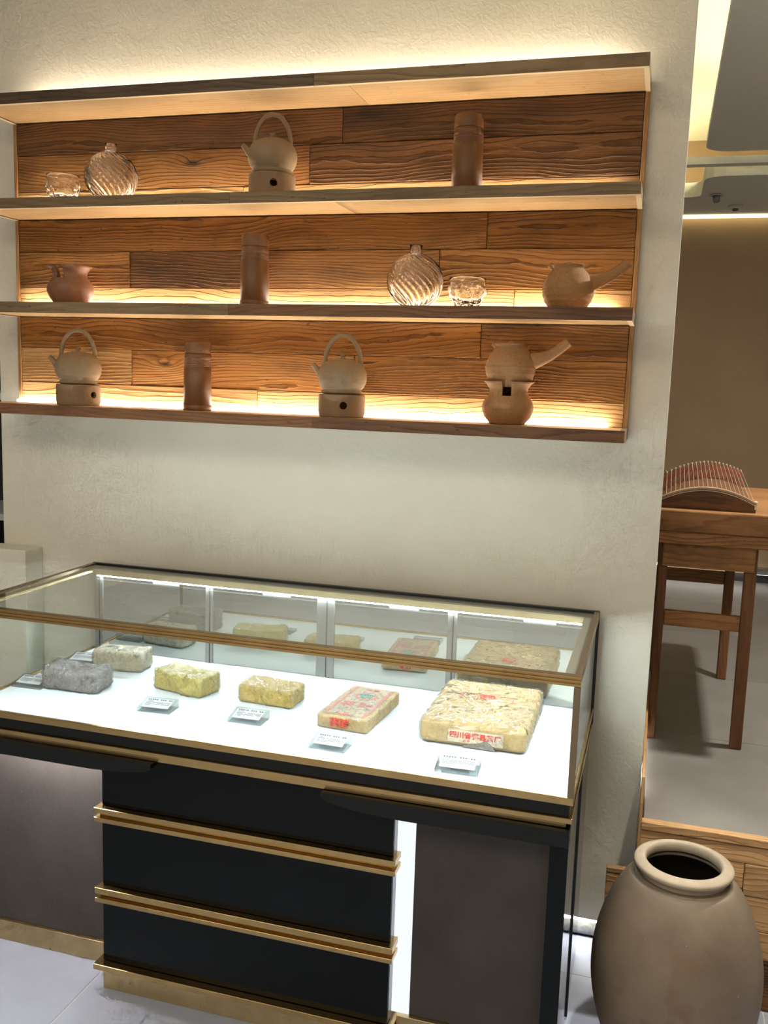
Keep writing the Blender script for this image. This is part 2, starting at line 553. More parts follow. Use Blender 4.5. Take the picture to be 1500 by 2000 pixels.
M_CAN = mottled('brown_bamboo', (0.19, 0.083, 0.026), (0.145, 0.06, 0.019), 12, 0.5)
M_CLEAR = solid_glass('clear_glass')
M_ACRYL = thin_glass('clear_acrylic', (0.84, 0.88, 0.90), 0.03, 1.5, 2.2)
M_CARD = simple('white_card', (0.52, 0.54, 0.55), 0.7)
M_INK = simple('dark_ink', (0.012, 0.014, 0.016), 0.7)
M_INKG = simple('grey_ink', (0.045, 0.05, 0.055), 0.7)
M_RED = simple('red_print', (0.68, 0.055, 0.035), 0.6)
M_PINK = simple('faded_red_print', (0.50, 0.17, 0.15), 0.6)
M_GREEN = simple('green_print', (0.03, 0.34, 0.30), 0.6)
M_JAR = mottled('grey_brown_earthenware', (0.195, 0.152, 0.108), (0.120, 0.088, 0.062), 5.5, 0.62, bump=0.25, detail=7, c3=(0.145, 0.096, 0.064), fine=(120, .74, .78, (0.30, 0.26, 0.21)))
M_JARR = mottled('pale_jar_rim', (0.36, 0.29, 0.215), (0.28, 0.225, 0.165), 16, 0.7, bump=0.2)
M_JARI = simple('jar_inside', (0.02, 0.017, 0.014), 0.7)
M_WRAP = wrap_mat('cling_film', 46.0, base=0.07, bumpd=0.016, milk=0.004)
M_WRAPB = wrap_mat('cling_film_coarse', 26.0, base=0.07, bumpd=0.018, milk=0.004)
M_BLACKBODY = simple('dark_cabinet', (0.012, 0.011, 0.010), 0.5)

# ------------------------------------------------------------------ the setting
XW, XWL = 0.0945, -1.862
wall = MB()
wall.box(XWL, XW, 0, 0.16, 0.075, 2.86, 0.002)
struct(wall.build('wall_back', M_PLASTER))
struct(cbox('wall_far', M_PLASTER2, -4.0, 3.2, 3.17, 3.27, 0.0, 2.86))
struct(cbox('wall_left', M_ROOM, -4.1, -4.0, -5.6, 3.2, 0, 2.86))
struct(cbox('wall_right', M_ROOM, 3.2, 3.3, -5.6, 3.2, 0, 2.86))
struct(cbox('wall_front', M_ROOM, -4.0, 3.2, -5.7, -5.6, 0, 2.86))
struct(cbox('ceiling', M_CEIL, -4.1, 3.3, -5.7, 3.3, 2.86, 2.95))
fl = struct(cbox('floor', M_GROUT, -4.1, 3.3, -5.7, 3.3, -0.06, -0.0012))
# front floor tiles, seams at y = -0.142 and x = -1.18
P = 0.80
tm = None
for i in range(-3, 4):
    for j in range(0, 6):
        cx, cyy = -1.18 + P * (i + 0.5), -0.142 - P * (j - 0.5)
        if cx > 3.2 - P / 2 or cx < -3.7:
            continue
        if tm is None:
            m = MB()
            m.box(-P / 2 + .0013, P / 2 - .0013, -P / 2 + .0013, P / 2 - .0013, -.0011, 0, .0003)
            t = m.build('tile', M_TILE, fl, loc=(cx - fl.location.x, cyy - fl.location.y, -fl.location.z))
            tm = t
        else:
            t = tm.copy()
            COL.objects.link(t)
            t.location = (cx - fl.location.x, cyy - fl.location.y, -fl.location.z)
# raised floor of the room behind
ZP = 0.443
YR = -0.143
pf = struct(cbox('floor_platform', M_GROUT2, XW + 0.012, 3.2, YR + 0.022, 3.17, 0.0, ZP - 0.004))
P2 = 0.665
tm = None
for i in range(4):
    for j in range(5):
        x0, x1 = XW + 0.012 + 0.75 * i, XW + 0.012 + 0.75 * (i + 1)
        y0, y1 = max(YR + 0.022, 0.51 + P2 * (j - 1)), min(3.17, 0.51 + P2 * j)
        g = 0.0014
        if x1 > 3.2 or y1 < y0 + .1:
            continue
        t = cbox('tile', M_TILE2, x0 + g, x1 - g, y0 + g, y1 - g, ZP - 0.004, ZP, None, 0.0008)
        t.location = t.location - pf.location
        t.parent = pf
# wooden step in front of the raised floor
stp = thing('wooden_step', 'reclaimed plank step up to the raised floor behind the big jar', 'step', (XW, YR, 0))
def steppl(name, x0, x1, y0, y1, z0, z1, mat=M_W_STEP):
    o = cbox(name, mat, x0 - XW, x1 - XW, y0, y1, z0, z1, stp, 0.0022)
    return o
steppl('nosing', XW + .008, 2.2, -0.006, 0.020, 0.4245, 0.445)
steppl('plank', XW + .008, 1.3, 0.0, 0.018, 0.3775, 0.4225)
steppl('plank', XW + .008, 0.3475, 0.003, 0.018, 0.311, 0.3765)
steppl('plank', 0.3485, 1.3, 0.0, 0.018, 0.2955, 0.3765)
steppl('plank', 0.026, 0.78, 0.002, 0.018, 0.207, 0.2945)
steppl('plank', 0.026, 0.3465, 0.000, 0.018, 0.2955, 0.3095)
steppl('plank', 0.026, 0.60, 0.0, 0.018, 0.1365, 0.206)
steppl('plank', 0.026, 1.3, 0.006, 0.018, 0.002, 0.1355, M_W_B)
for (xa, z0, z1, mt) in ((1.302, 0.3775, 0.4225, M_W_STEP), (1.302, 0.2955, 0.3765, M_W_STEP), (0.782, 0.207, 0.2945, M_W_STEP), (0.602, 0.1365, 0.206, M_W_STEP), (1.302, 0.002, 0.1355, M_W_B)):
    steppl('plank', xa, 3.19, 0.003, 0.018, z0, z1, mt)
steppl('nosing', 2.202, 3.19, -0.006, 0.020, 0.4245, 0.445)
# wooden skirting on the end of the wall, standing on the raised floor
sk = thing('skirting_board', 'short wooden skirting on the wall end above the step', 'skirting', (XW, YR, 0))
cbox('board', M_W_TRIM, 0.001, 0.0085, 0.0, 0.14, 0.30, 0.486, sk, 0.001)
cbox('board', M_W_TRIM, 0.001, 0.0085, 0.0, 0.75, 0.487, 0.558, sk, 0.001)
cbox('led_strip', M_LED_FAR, 0.0012, 0.0050, 0.16, 0.62, 0.456, 0.466, sk)

# plaster ledge at the left of the wall
cb_ = cbox('plaster_ledge', M_PLASTER, -2.6, -1.722, -0.082, -0.001, 0.0, 0.962, None, 0.003)
tag(cb_, 'low cream plaster ledge against the wall left of the showcase', 'ledge')
# dark shelving seen past the wall's left end
ds = thing('dark_shelving', 'black shelving with a pale shelf past the left wall end', 'shelving', (-2.25, 0.35, 0))
cbox('back_panel', M_BLACKBODY, -0.36, 0.36, 0.10, 0.12, 0, 2.3, ds)
cbox('side_panel', M_BLACKBODY, 0.345, 0.36, -0.18, 0.10, 0, 2.3, ds)
cbox('side_panel', M_BLACKBODY, -0.36, -0.345, -0.18, 0.10, 0, 2.3, ds)
for z in (0.4, 0.75, 1.0, 1.4, 1.8):
    cbox('shelf', M_CARD, -0.345, 0.345, -0.18, 0.10, z, z + .022, ds)

# back room ceiling
def rounded_rect(x0, x1, y0, y1, r, n=6):
    pts = []
    for (cx, cyy, a0) in ((x1 - r, y1 - r, 0), (x0 + r, y1 - r, 90), (x0 + r, y0 + r, 180), (x1 - r, y0 + r, 270)):
        for k in range(n + 1):
            a = RAD(a0 + 90 * k / n)
            pts.append((cx + r * cos(a), cyy + r * sin(a)))
    return pts
m = MB()
m.prism(rounded_rect(0.182, 2.6, -0.6, 2.01, 0.10), 'z', 2.53, 2.57)
fpnl = tag(m.build('floating_ceiling_panel', M_PANEL), 'grey floating ceiling panel with rounded corner and glowing cove', 'ceiling panel')
m = MB()
m.box(0.20, 0.215, -0.5, 1.9, 2.571, 2.583)
m.box(0.28, 2.5, 1.93, 1.945, 2.571, 2.583)
m.build('led_strip', M_LED_COVE, fpnl)
bm_ = cbox('ceiling_beam', M_PANEL, -0.4, 3.19, 2.05, 2.11, 2.489, 2.521)
tag(bm_, 'thin grey cross beam below the glowing cove', 'beam')
m = MB()
# ceiling beyond the beam, with a rounded opening at its left
op = [(-0.6, 3.12), (-0.6, 2.63), (0.14, 2.63), (0.17, 2.62), (0.187, 2.60), (0.192, 2.57), (0.192, 2.26), (0.20, 2.21), (0.23, 2.175), (0.28, 2.16), (3.18, 2.16), (3.18, 3.12)]
m.prism(op[::-1], 'z', 2.46, 2.53)
c2 = tag(m.build('lower_ceiling_panel', M_PANEL), 'far grey ceiling panel with a rounded cut-out and detectors', 'ceiling panel')
m = MB()
m.box(0.21, 0.225, 2.22, 2.6, 2.531, 2.543)
m.box(-0.5, 0.16, 2.80, 2.815, 2.531, 2.543)
m.build('led_strip', M_LED_COVE, c2)
m = MB()
m.box(-0.6, 3.18, 3.125, 3.165, 2.447, 2.46)
m.build('led_strip', emit('far_cove_led', (1.0, 0.86, 0.45), 3.0), c2)
def detector(x, y, r, label):
    t = thing('smoke_detector', label, 'detector', (x, y, 2.459))
    m = MB()
    m.lathe([(0, 0), (r, 0), (r, -.006), (r * .9, -.012), (r * .5, -.014), (0, -.014)], 20)
    m.build('base', M_PANEL, t)
    m = MB()
    m.lathe([(0, -.014), (r * .45, -.014), (r * .4, -.024), (0, -.026)], 16)
    m.build('sensor', simple('grey_sensor', (0.12, 0.115, 0.10), .6), t)
detector(0.372, 2.88, 0.035, 'small ceiling detector near the far glowing light line')
t = thing('ceiling_spotlight', 'adjustable ceiling spotlight beside the rounded cut-out', 'spotlight', (0.262, 2.58, 2.459))
m = MB()
m.lathe([(0.030, 0), (0.034, -.003), (0.034, -.006), (0.028, -.006), (0.026, 0.0)], 20, closed=True)
m.build('trim_ring', M_PANEL, t)
m = MB()
m.tube([(0, 0, -.002), (0.004, -.012, -.032)], 0.017, 14)
m.build('head', simple('grey_lamp_head', (0.20, 0.19, 0.17), .5), t)

# far wall base: lamp tube, skirting
tb = thing('floor_lamp_tube', 'silver tube lamp glowing along the far wall skirting', 'lamp', (0.65, 3.13, ZP))
m = MB()
m.tube([(0.0, 0, 0.072), (1.6, 0, 0.072)], 0.022, 14)
m.build('tube', simple('silver_tube', (0.55, 0.56, 0.56), 0.3, 0.9), tb)
m = MB()
m.box(-1.2, -0.01, -0.006, 0.006, 0.060, 0.074)
m.build('led_strip', M_LED_FAR, tb)
m = MB()
m.box(0.0, 1.6, 0.022, 0.030, 0.045, 0.052)
m.build('led_strip', M_LED_FAR, tb)
struct(cbox('baseboard_far', simple('charcoal_skirting', (0.03, 0.03, 0.032), 0.5), -0.6, 3.19, 3.155, 3.169, ZP, ZP + 0.045))
# lamp tube at the foot of the plaster wall, behind the showcase
tb = thing('wall_base_lamp_tube', 'silver lamp tube lying under the floating cream wall', 'lamp', (-0.7, 0.055, 0.0))
m = MB()
m.tube([(-0.85, 0, 0.026), (0.735, 0, 0.026)], 0.025, 16)
m.build('tube', mottled('scuffed_tube', (0.30, 0.30, 0.29), (0.13, 0.13, 0.125), 70, 0.5, 0.3), tb)
m = MB()
m.box(-0.85, 0.735, -0.050, -0.034, 0.0660, 0.0720)
m.build('led_strip', emit('base_led', (1.0, 0.98, 0.94), 22.0), tb)

# ------------------------------------------------------------------ lit wooden wall shelf
XL, XR, DEP, PT = -1.7806, 0.0, 0.2034, 0.019
Z = [(2.2315, 2.2023), (1.9597, 1.9321), (1.6847, 1.6550), (1.4053, 1.3771)]
sh = thing('wall_shelf', 'long reclaimed wood wall shelf with four lit shelves of teaware', 'shelf', ((XL + XR) / 2, 0, Z[3][1]))
O = sh.location.copy()
def spl(name, mat, x0, x1, y0, y1, z0, z1, bev=0.0012, par=sh):
    return cbox(name, mat, x0 - O.x, x1 - O.x, y0, y1, z0 - O.z, z1 - O.z, par, bev)
TR = 0.0115
bays = [
    (Z[1][0], Z[0][1], [(2.113, Z[0][1], [(XL, -0.7698, M_W_B), (-0.7698, XR, M_W_B)]),
                        (2.012, 2.113, [(XL, -0.86, M_W_A), (-0.86, XR, M_W_B)]),
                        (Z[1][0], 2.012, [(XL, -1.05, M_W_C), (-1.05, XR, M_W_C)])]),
    (Z[2][0], Z[1][1], [(1.842, Z[1][1], [(XL, -0.3766, M_W_A), (-0.3766, XR, M_W_A)]),
                        (1.742, 1.842, [(XL, -1.4003, M_W_A), (-1.4003, -1.05, M_W_B), (-1.05, -0.497, M_W_A), (-0.497, XR, M_W_A)]),
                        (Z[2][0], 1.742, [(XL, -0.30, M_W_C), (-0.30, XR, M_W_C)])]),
    (Z[3][0], Z[2][1], [(1.567, Z[2][1], [(XL, -0.3799, M_W_A), (-0.3799, XR, M_W_A)]),
                        (1.466, 1.567, [(XL, -1.3968, M_W_C), (-1.3968, -0.72, M_W_A), (-0.72, XR, M_W_A)]),
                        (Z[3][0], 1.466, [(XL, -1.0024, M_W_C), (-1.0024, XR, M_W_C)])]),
]
for z0b, z1b, rows in bays:
    for (z0, z1, segs) in rows:
        for (x0, x1, mt) in segs:
            a = max(x0, XL + TR)
            b = min(x1, XR - TR)
            pr = random.uniform(-0.0015, 0.0015)
            spl('back_plank', mt, a + .0006, b - .0006, -PT + pr, -0.002, z0 + .0007, z1 - .0007, 0.0016)
    for (a, b) in ((XL, XL + TR - .0005), (XR - TR + .0005, XR)):
        spl('side_trim', M_W_TRIM, a, b, -PT - .002, -0.0005, z0b, z1b, 0.001)
joints = [-0.7828, -1.0033, -1.0031, -0.7672]
ujoint = [-0.70, -0.73, -1.15, -0.9]
fm = [(M_W_FD, M_W_F), (M_W_F, M_W_F), (M_W_F, M_W_FR), (M_W_FR, M_W_FR)]
FT = 0.0115
for k, (zt, zb) in enumerate(Z):
    # front facing boards, raw cut wood on their lower edge
    for (a, b, mt) in ((XL, joints[k] - .0004, fm[k][0]), (joints[k] + .0004, XR, fm[k][1])):
        c = Vector(((a + b) / 2, -DEP + FT / 2, (zt + zb) / 2))
        m = MB()
        fs = m.box(a - c.x, b - c.x, -FT / 2, FT / 2, zb - c.z, zt - c.z)
        fs[0].material_index = 1
        m.build('front_board', [mt, M_W_RAW], sh, loc=c - O)
    for (a, b) in ((XL, XL + FT), (XR - FT, XR)):
        c = Vector(((a + b) / 2, (-DEP + FT) / 2 - .001, (zt + zb) / 2))
        m = MB()
        fs = m.box(a - c.x, b - c.x, -DEP + FT + .0003 - c.y, -.001 - c.y, zb - c.z, zt - c.z)
        fs[0].material_index = 1
        m.build('end_board', [M_W_F, M_W_RAW], sh, loc=c - O)
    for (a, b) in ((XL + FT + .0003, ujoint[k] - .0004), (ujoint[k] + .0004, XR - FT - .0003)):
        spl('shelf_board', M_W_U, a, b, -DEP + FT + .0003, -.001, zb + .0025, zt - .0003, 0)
    # light strip along the back
    m = MB()
    x0, x1 = (XL + 0.06, XR - 0.055) if k == 0 else (XL + 0.004 if k == 3 else XL + 0.03, XR - 0.05)
    yb_, yf_ = (-0.020, -0.034) if k == 0 else (-0.0235, -0.034)
    m.box(x0 - O.x, x1 - O.x, yf_, yb_, zt + .0004 - O.z, zt + .0065 - O.z)
    m.build('led_strip', M_LED_WT if k == 0 else M_LED_W, sh)

# ------------------------------------------------------------------ shelf wares
# kettle
def make_kettle():
    t = thing('kettle', '', 'kettle', group='tan kettles with hoop handles on the wall shelf')
    m = MB()
    prof = [(0, 0.002), (0.047, 0.0), (0.0545, 0.006)]
    for k in range(1, 30):
        a = -0.30 * pi + k / 30 * (0.30 + 0.47) * pi
        r = 0.0635 * cos(a) ** 0.62
        z = 0.044 + 0.0455 * sin(a) * (1.0 if a > 0 else 0.98)
        r += 0.00045 * sin(z * 2 * pi / 0.0085) * (1 if z < .07 else .3)
        prof.append((max(r, 0.0), z))
    prof.append((0.0, 0.0905))
    m.lathe(prof, 48)
    m.build('body', M_KETTLE, t)
    m = MB()
    m.lathe([(0, 0.0895), (0.029, 0.0865), (0.0295, 0.0885), (0.016, 0.0915), (0.0055, 0.0925), (0.0050, 0.0955), (0.0085, 0.1005), (0.0082, 0.1025), (0, 0.1032)], 28)
    m.build('lid', M_KETTLE, t)
    m = MB()
    pts = []
    for k in range(33):
        a = pi * k / 32
        pts.append((-0.047 * cos(a) * (1 - 0.10 * sin(a)), 0, 0.074 + 0.077 * sin(a) ** 0.80))
    m.tube(pts, 0.0062, 12, ell=(1.0, 0.62), up=(0, 1, 0))
    m.build('handle', M_KETTLE, t)
    m = MB()
    m.tube([(-0.050, 0, 0.050), (-0.062, 0, 0.057), (-0.071, 0, 0.067), (-0.079, 0, 0.0745)], [0.013, 0.0098, 0.0072, 0.0068], 16, caps=False)
    m.tube([(-0.079, 0, 0.0745), (-0.071, 0, 0.067)], [0.0052, 0.0055], 16, caps=True)
    m.build('spout', M_KETTLE, t)
    return t
WH = 0.058
def make_warmer():
    t = thing('kettle_warmer', '', 'warmer', group='round kettle warmers under the kettles')
    m = MB()
    R = 0.0605
    m.lathe([(R - .003, 0.0), (R - .001, 0.0035), (R - .001, .006), (R, 0.0066), (R, WH - .003), (R - .002, WH), (R - .012, WH), (R - .013, WH - .004), (R - .013, 0.010), (0.0, 0.010), (0, 0.0)], 64)
    o = m.build('body', M_WARMER, t)
    cut = []
    for k in range(3):
        a = RAD(-90 + 120 * k)
        c = MB()
        c.tube([(0.03 * cos(a), 0.03 * sin(a), .030), (0.08 * cos(a), 0.08 * sin(a), .030)], 0.0098, 28, smooth=False)
        cut.append(c.build('hole', M_WARMER))
    boolean_cut(o, cut)
    for p_ in o.data.polygons:
        p_.use_smooth = False
    return t
ZS2, ZS3, ZS4 = Z[1][0] + .0005, Z[2][0] + .0005, Z[3][0] + .0005
kt, wm = make_kettle(), make_warmer()
KS = [(-0.930, -0.105, ZS2, RAD(27), RAD(10), 'on the top lit shelf', 'whose front hole shows light through'),
      (-1.512, -0.110, ZS4, RAD(77), RAD(22), 'at the left end of the bottom shelf', 'with holes at both sides'),
      (-0.722, -0.110, ZS4, RAD(23), RAD(12), 'in the middle of the bottom shelf', 'with one dark hole in front')]
for i, (x, y, z, rw, rk, where, hole) in enumerate(KS):
    lw = 'tan warmer ' + hole + ' ' + where
    lk = 'tan ribbed kettle with hoop handle ' + where
    if i == 0:
        wm.location, wm.rotation_euler, wm['label'] = (x, y, z), (0, 0, rw), lw
        kt.location, kt.rotation_euler, kt['label'] = (x, y, z + WH + .0006), (0, 0, rk), lk
    else:
        dup(wm, (x, y, z), rw, lw)
        dup(kt, (x, y, z + WH + .0006), rk, lk)
# canister
def make_canister():
    t = thing('canister', '', 'canister', group='brown bamboo canisters on the wall shelf')
    H, RB, RT = 0.184, 0.0385, 0.0352
    def rr(z):
        return RB + (RT - RB) * z / H
    prof = [(0, 0), (RB - .001, 0), (RB, .001)]
    g = [.0145] + [.118 + .0035 * k for k in range(6)]
    for z in g:
        prof += [(rr(z), z - .0011), (rr(z) - .0008, z - .0004), (rr(z) - .0008, z + .0004), (rr(z), z + .0011)]
    prof += [(rr(.152), .152), (rr(.152) - .002, .1524), (0, .1524)]
    m = MB()
    m.lathe(prof, 44)
    m.build('body', M_CAN, t)
    m = MB()
    m.lathe([(0, .1530), (rr(.153) - .0006, .1530), (rr(.153), .1538), (rr(.18), H - .0025), (rr(.18) - .0022, H), (0, H)], 44)
    m.build('lid', M_CAN, t)
    return t
cn = make_canister()
for i, (x, y, z, where) in enumerate(((-0.418, -0.10, ZS2, 'on the top lit shelf'), (-0.974, -0.108, ZS3, 'on the middle shelf'), (-1.137, -0.112, ZS4, 'on the bottom shelf'))):
    lab = 'tall brown lidded canister standing ' + where
    if i == 0:
        cn.location, cn['label'] = (x, y, z), lab
    else:
        dup(cn, (x, y, z), 0.7 * i, lab)
# glass flask
def make_flask():
    t = thing('glass_flask', '', 'flask', group='swirled glass flasks on the wall shelf')
    R, zc = 0.0655, 0.0640
    m = MB()
    prof = [(0.0, 0.0), (0.030, 0.0)]
    N = 46
    for k in range(N + 1):
        a = -0.418 * pi + k / N * (0.418 + 0.420) * pi
        prof.append((R * cos(a), zc + R * sin(a)))
    prof = [p for i, p in enumerate(prof) if i < 2 or p[1] > 0.0006]
    ztop = prof[-1][1]
    prof += [(0.0150, ztop + .003), (0.0146, ztop + .018), (0.0158, ztop + .0195), (0.0154, ztop + .0212), (0.0122, ztop + .0212), (0.0118, ztop + .002)]
    inn = []
    for k in range(16):
        a = 0.44 * pi - k / 15 * (0.44 + 0.43) * pi
        inn.append(((R - .0060) * cos(a), zc + (R - .0060) * sin(a)))
    prof += inn + [(0.0, 0.0045)]
    nout = 2 + N + 1
    def rf(r, a, z):
        if r > 0.0645 * 0 and z < ztop and abs((r * r + (z - zc) ** 2) ** .5 - R) < .0006:
            u = (z - zc) / R
            ph = 22 * (a + 1.15 * u + 0.35 * u * u)
            return r * (1 + 0.042 * cos(ph))
        return r
    m.lathe(prof, 240, sy=0.80, rfun=rf)
    m.build('bottle', M_CLEAR, t)
    return t
fk = make_flask()
fk.scale = (1.05, 1.05, 1.04)
fk.location, fk.rotation_euler = (-1.405, -0.105, ZS2), (0, 0, RAD(28))
fk['label'] = 'round swirled clear glass flask on the top lit shelf'
dup(fk, (-0.538, -0.105, ZS3), RAD(14), 'round swirled clear glass flask on the middle shelf')
# glass cup
def make_cup():
    t = thing('glass_cup', '', 'cup', group='crumpled glass cups on the wall shelf')
    m = MB()
    prof = [(0, 0), (0.022, 0.0), (0.026, 0.003), (0.032, 0.016), (0.040, 0.032), (0.041, 0.042), (0.0385, 0.052), (0.041, 0.0645), (0.0405, 0.0658), (0.0388, 0.0645), (0.0360, 0.052), (0.0375, 0.041), (0.036, 0.033), (0.028, 0.018), (0.018, 0.011), (0, 0.009)]
    P_ = []
    for (a, b) in zip(prof[:-1], prof[1:]):
        for k in range(3):
            P_.append((a[0] + (b[0] - a[0]) * k / 3, a[1] + (b[1] - a[1]) * k / 3))
    P_.append(prof[-1])
    def rf(r, a, z):
        k = min(1.0, max(0.0, (0.062 - z) / 0.012)) * min(1.0, z / .006)
        return r * (1 + k * (0.20 * MN.noise(Vector((cos(a) * 2.3, sin(a) * 2.3, z * 70))) + 0.10 * abs(MN.noise(Vector((cos(a) * 4, sin(a) * 4, z * 130 + 9))))))
    m.lathe(P_, 72, rfun=rf)
    m.build('bowl', M_CLEAR, t)
    return t
cp = make_cup()
cp.scale = (1.1, 1.1, 1.12)
cp.location, cp.rotation_euler = (-1.553, -0.11, ZS2), (0, 0, 0.9)
cp['label'] = 'small crumpled clear glass cup on the top lit shelf'
dup(cp, (-0.402, -0.112, ZS3), 2.2, 'small crumpled clear glass cup on the middle shelf')
# clay stove
def make_stove(mat):
    t = thing('clay_stove', '', 'stove', group='clay pot stoves on the wall shelf')
    m = MB()
    out = [(0.0, 0.0), (0.043, 0.0), (0.0455, 0.003), (0.057, 0.018), (0.0632, 0.034), (0.0635, 0.044), (0.060, 0.056), (0.0505, 0.069), (0.0468, 0.078), (0.0480, 0.088), (0.0550, 0.098), (0.0630, 0.1035)]
    inn = [(0.0620, 0.1048), (0.0535, 0.1005), (0.0440, 0.089), (0.0428, 0.079), (0.0465, 0.068), (0.056, 0.055), (0.0588, 0.043), (0.058, 0.034), (0.052, 0.020), (0.040, 0.008), (0.0, 0.008)]
    m.lathe(out + inn, 64)
    o = m.build('body', mat, t)
    cut = []
    for k in range(3):
        a = -90 + 120 * k
        c = MB()
        c.box(0.025, 0.09, -0.0105, 0.0105, 0.070, 0.13)
        cut.append(c.build('notch', mat, rot=(0, 0, RAD(a))))
    boolean_cut(o, cut)
    return t
st = make_stove(M_CLAY)
st.location, st.rotation_euler = (-0.288, -0.108, ZS4), (0, 0, RAD(4))
st['label'] = 'speckled clay stove under the handled pot on the bottom shelf'
st2 = dup(st, (-1.535, -0.108, ZS3), RAD(0), 'empty red brown clay stove on the middle shelf left end')
for c in st2.children:
    c.data = c.data.copy()
    c.data.materials.clear()
    c.data.materials.append(M_CLAYR)
# clay pot
def make_pot():
    t = thing('clay_pot', '', 'pot', group='side handled clay pots on the wall shelf')
    m = MB()
    prof = [(0, 0.0), (0.040, 0.0), (0.0455, 0.004), (0.055, 0.018), (0.0605, 0.034), (0.0618, 0.047), (0.059, 0.062), (0.0515, 0.078), (0.043, 0.089), (0.0375, 0.0955), (0.0375, 0.0975), (0.042, 0.104), (0.0405, 0.105), (0.036, 0.0985), (0.034, 0.094), (0.034, 0.085)]
    pp = []
    for (a, b) in zip(prof[:-1], prof[1:]):
        for k in range(5):
            r_ = a[0] + (b[0] - a[0]) * k / 5
            z_ = a[1] + (b[1] - a[1]) * k / 5
            if 0.01 < z_ < 0.06 and r_ > 0.045:
                r_ += 0.0004 * sin(z_ * 2 * pi / .0042)
            pp.append((r_, z_))
    pp.append(prof[-1])
    def rf(r, a, z):
        if z > 0.0985:
            return r * (1 - 0.10 * max(0, cos(3 * a + 0.5)) ** 2 * (z - .0985) / .006)
        return r
    m.lathe(pp, 72, rfun=rf)
    m.build('body', M_CLAY, t)
    m = MB()
    m.lathe([(0, 0.0915), (0.0335, 0.0925), (0.0335, 0.0955), (0.024, 0.1015), (0.010, 0.1045), (0.0095, 0.108), (0.004, 0.1115), (0, 0.112)], 28)
    m.build('lid', M_CLAY, t)
    m = MB()
    pts, rd = [], []
    for k in range(12):
        u = k / 11
        pts.append((0.046 + 0.091 * u, 0.0, 0.062 + 0.050 * u - 0.009 * sin(pi * u)))
        rd.append(0.0130 * (1 - u) ** 2.4 + 0.0104 + 0.0016 * u)
    m.tube(pts, rd, 20, caps=False, up=(0, 1, 0))
    m.tube([pts[-1], pts[-2], pts[-4]], [0.0085, 0.0080, 0.0075], 20, caps=True, up=(0, 1, 0))
    n = 20
    m.build('handle', M_CLAY, t)
    m = MB()
    m.tube([(-0.030, 0.004, 0.0945), (-0.041, 0.004, 0.1015), (-0.047, 0.004, 0.1065)], [0.009, 0.0075, 0.0065], 12)
    m.build('pouring_lip', M_CLAY, t)
    return t
pt = make_pot()
pt.location, pt.rotation_euler = (-0.157, -0.108, ZS3), (0, 0, RAD(2))
pt['label'] = 'round clay pot with side handle on the middle shelf right end'
dup(pt, (-0.286, -0.108, ZS4 + 0.0915), RAD(3), 'round clay pot with side handle set on the clay stove')

# ------------------------------------------------------------------ showcase
X0, X1, YF, YB = -1.515, -0.0365, -0.611, -0.036
ZT = 0.938
ZD = 0.679
cs = thing('display_case', 'long brass framed glass showcase on a black drawer base', 'showcase', ((X0 + X1) / 2, (YF + YB) / 2, 0))
CO = cs.location.copy()
def cpart(name, mat, x0, x1, y0, y1, z0, z1, bev=0.0, par=None):
    o = cbox(name, mat, x0 - CO.x, x1 - CO.x, y0 - CO.y, y1 - CO.y, z0, z1, None, bev)
    if par is not None:
        o.location = o.location - par.location
        o.parent = par
    else:
        o.parent = cs
    return o
def cprism(name, mat, poly, axis, a, b, smooth=False):
    m = MB()
    m.prism(poly, axis, a, b, smooth)
    return m.build(name, mat, cs, loc=-CO)
# front top rail, fluted
fl_pts = [(YF + .022, ZT), (YF + .001, ZT)]
zz = ZT
prof = [(0.0, -.0015), (-.0000, -.006), (.002, -.0072), (.002, -.0085), (-.0004, -.0100), (-.0004, -.0135), (.002, -.0150), (.002, -.0160), (0.0, -.0174), (0.0, -.0226), (.010, -.0236)]
rail = [(YF + .012, ZT - .0015)] + [(YF + a, ZT + b) for a, b in prof] + [(YF + .012, ZT - .0236)]
cprism('front_top_rail', M_BRASS, rail, 'x', X0, X1)
# flat top frame, bronze
cpart('top_frame_front', M_BRASSD, X0, X1, YF + .0005, YF + .013, ZT - .0014, ZT, 0.0005)
cpart('top_frame_side', M_BRASSD, X1 - .013, X1, YF + .013, YB - .012, ZT - .020, ZT, 0.0008)
cpart('top_frame_side', M_BRASSD, X0, X0 + .013, YF + .013, YB - .012, ZT - .020, ZT, 0.0008)
cpart('top_frame_back', M_BLKMET, X0, X1, YB - .012, YB, ZT - .022, ZT + .001, 0.0008)
cpart('inner_top_channel', M_BRASSP, X0 + .013, X1 - .013, YB - .034, YB - .016, ZT - .030, ZT - .012, 0.0005)
cpart('glass_border', M_BORDER, X0 + .0135, X1 - .0135, YB - .032, YB - .0125, ZT - .0115, ZT - .0085)
cpart('glass_border', M_BORDER, X1 - .034, X1 - .0135, YF + .014, YB - .0325, ZT - .0115, ZT - .0085)
cpart('inner_side_channel', M_BRASSP, X1 - .036, X1 - .0135, YF + .014, YB - .046, ZT - .020, ZT - .012, 0.0005)
cpart('inner_side_channel', M_BRASSP, X0 + .0135, X0 + .026, YF + .014, YB - .046, ZT - .020, ZT - .012, 0.0005)
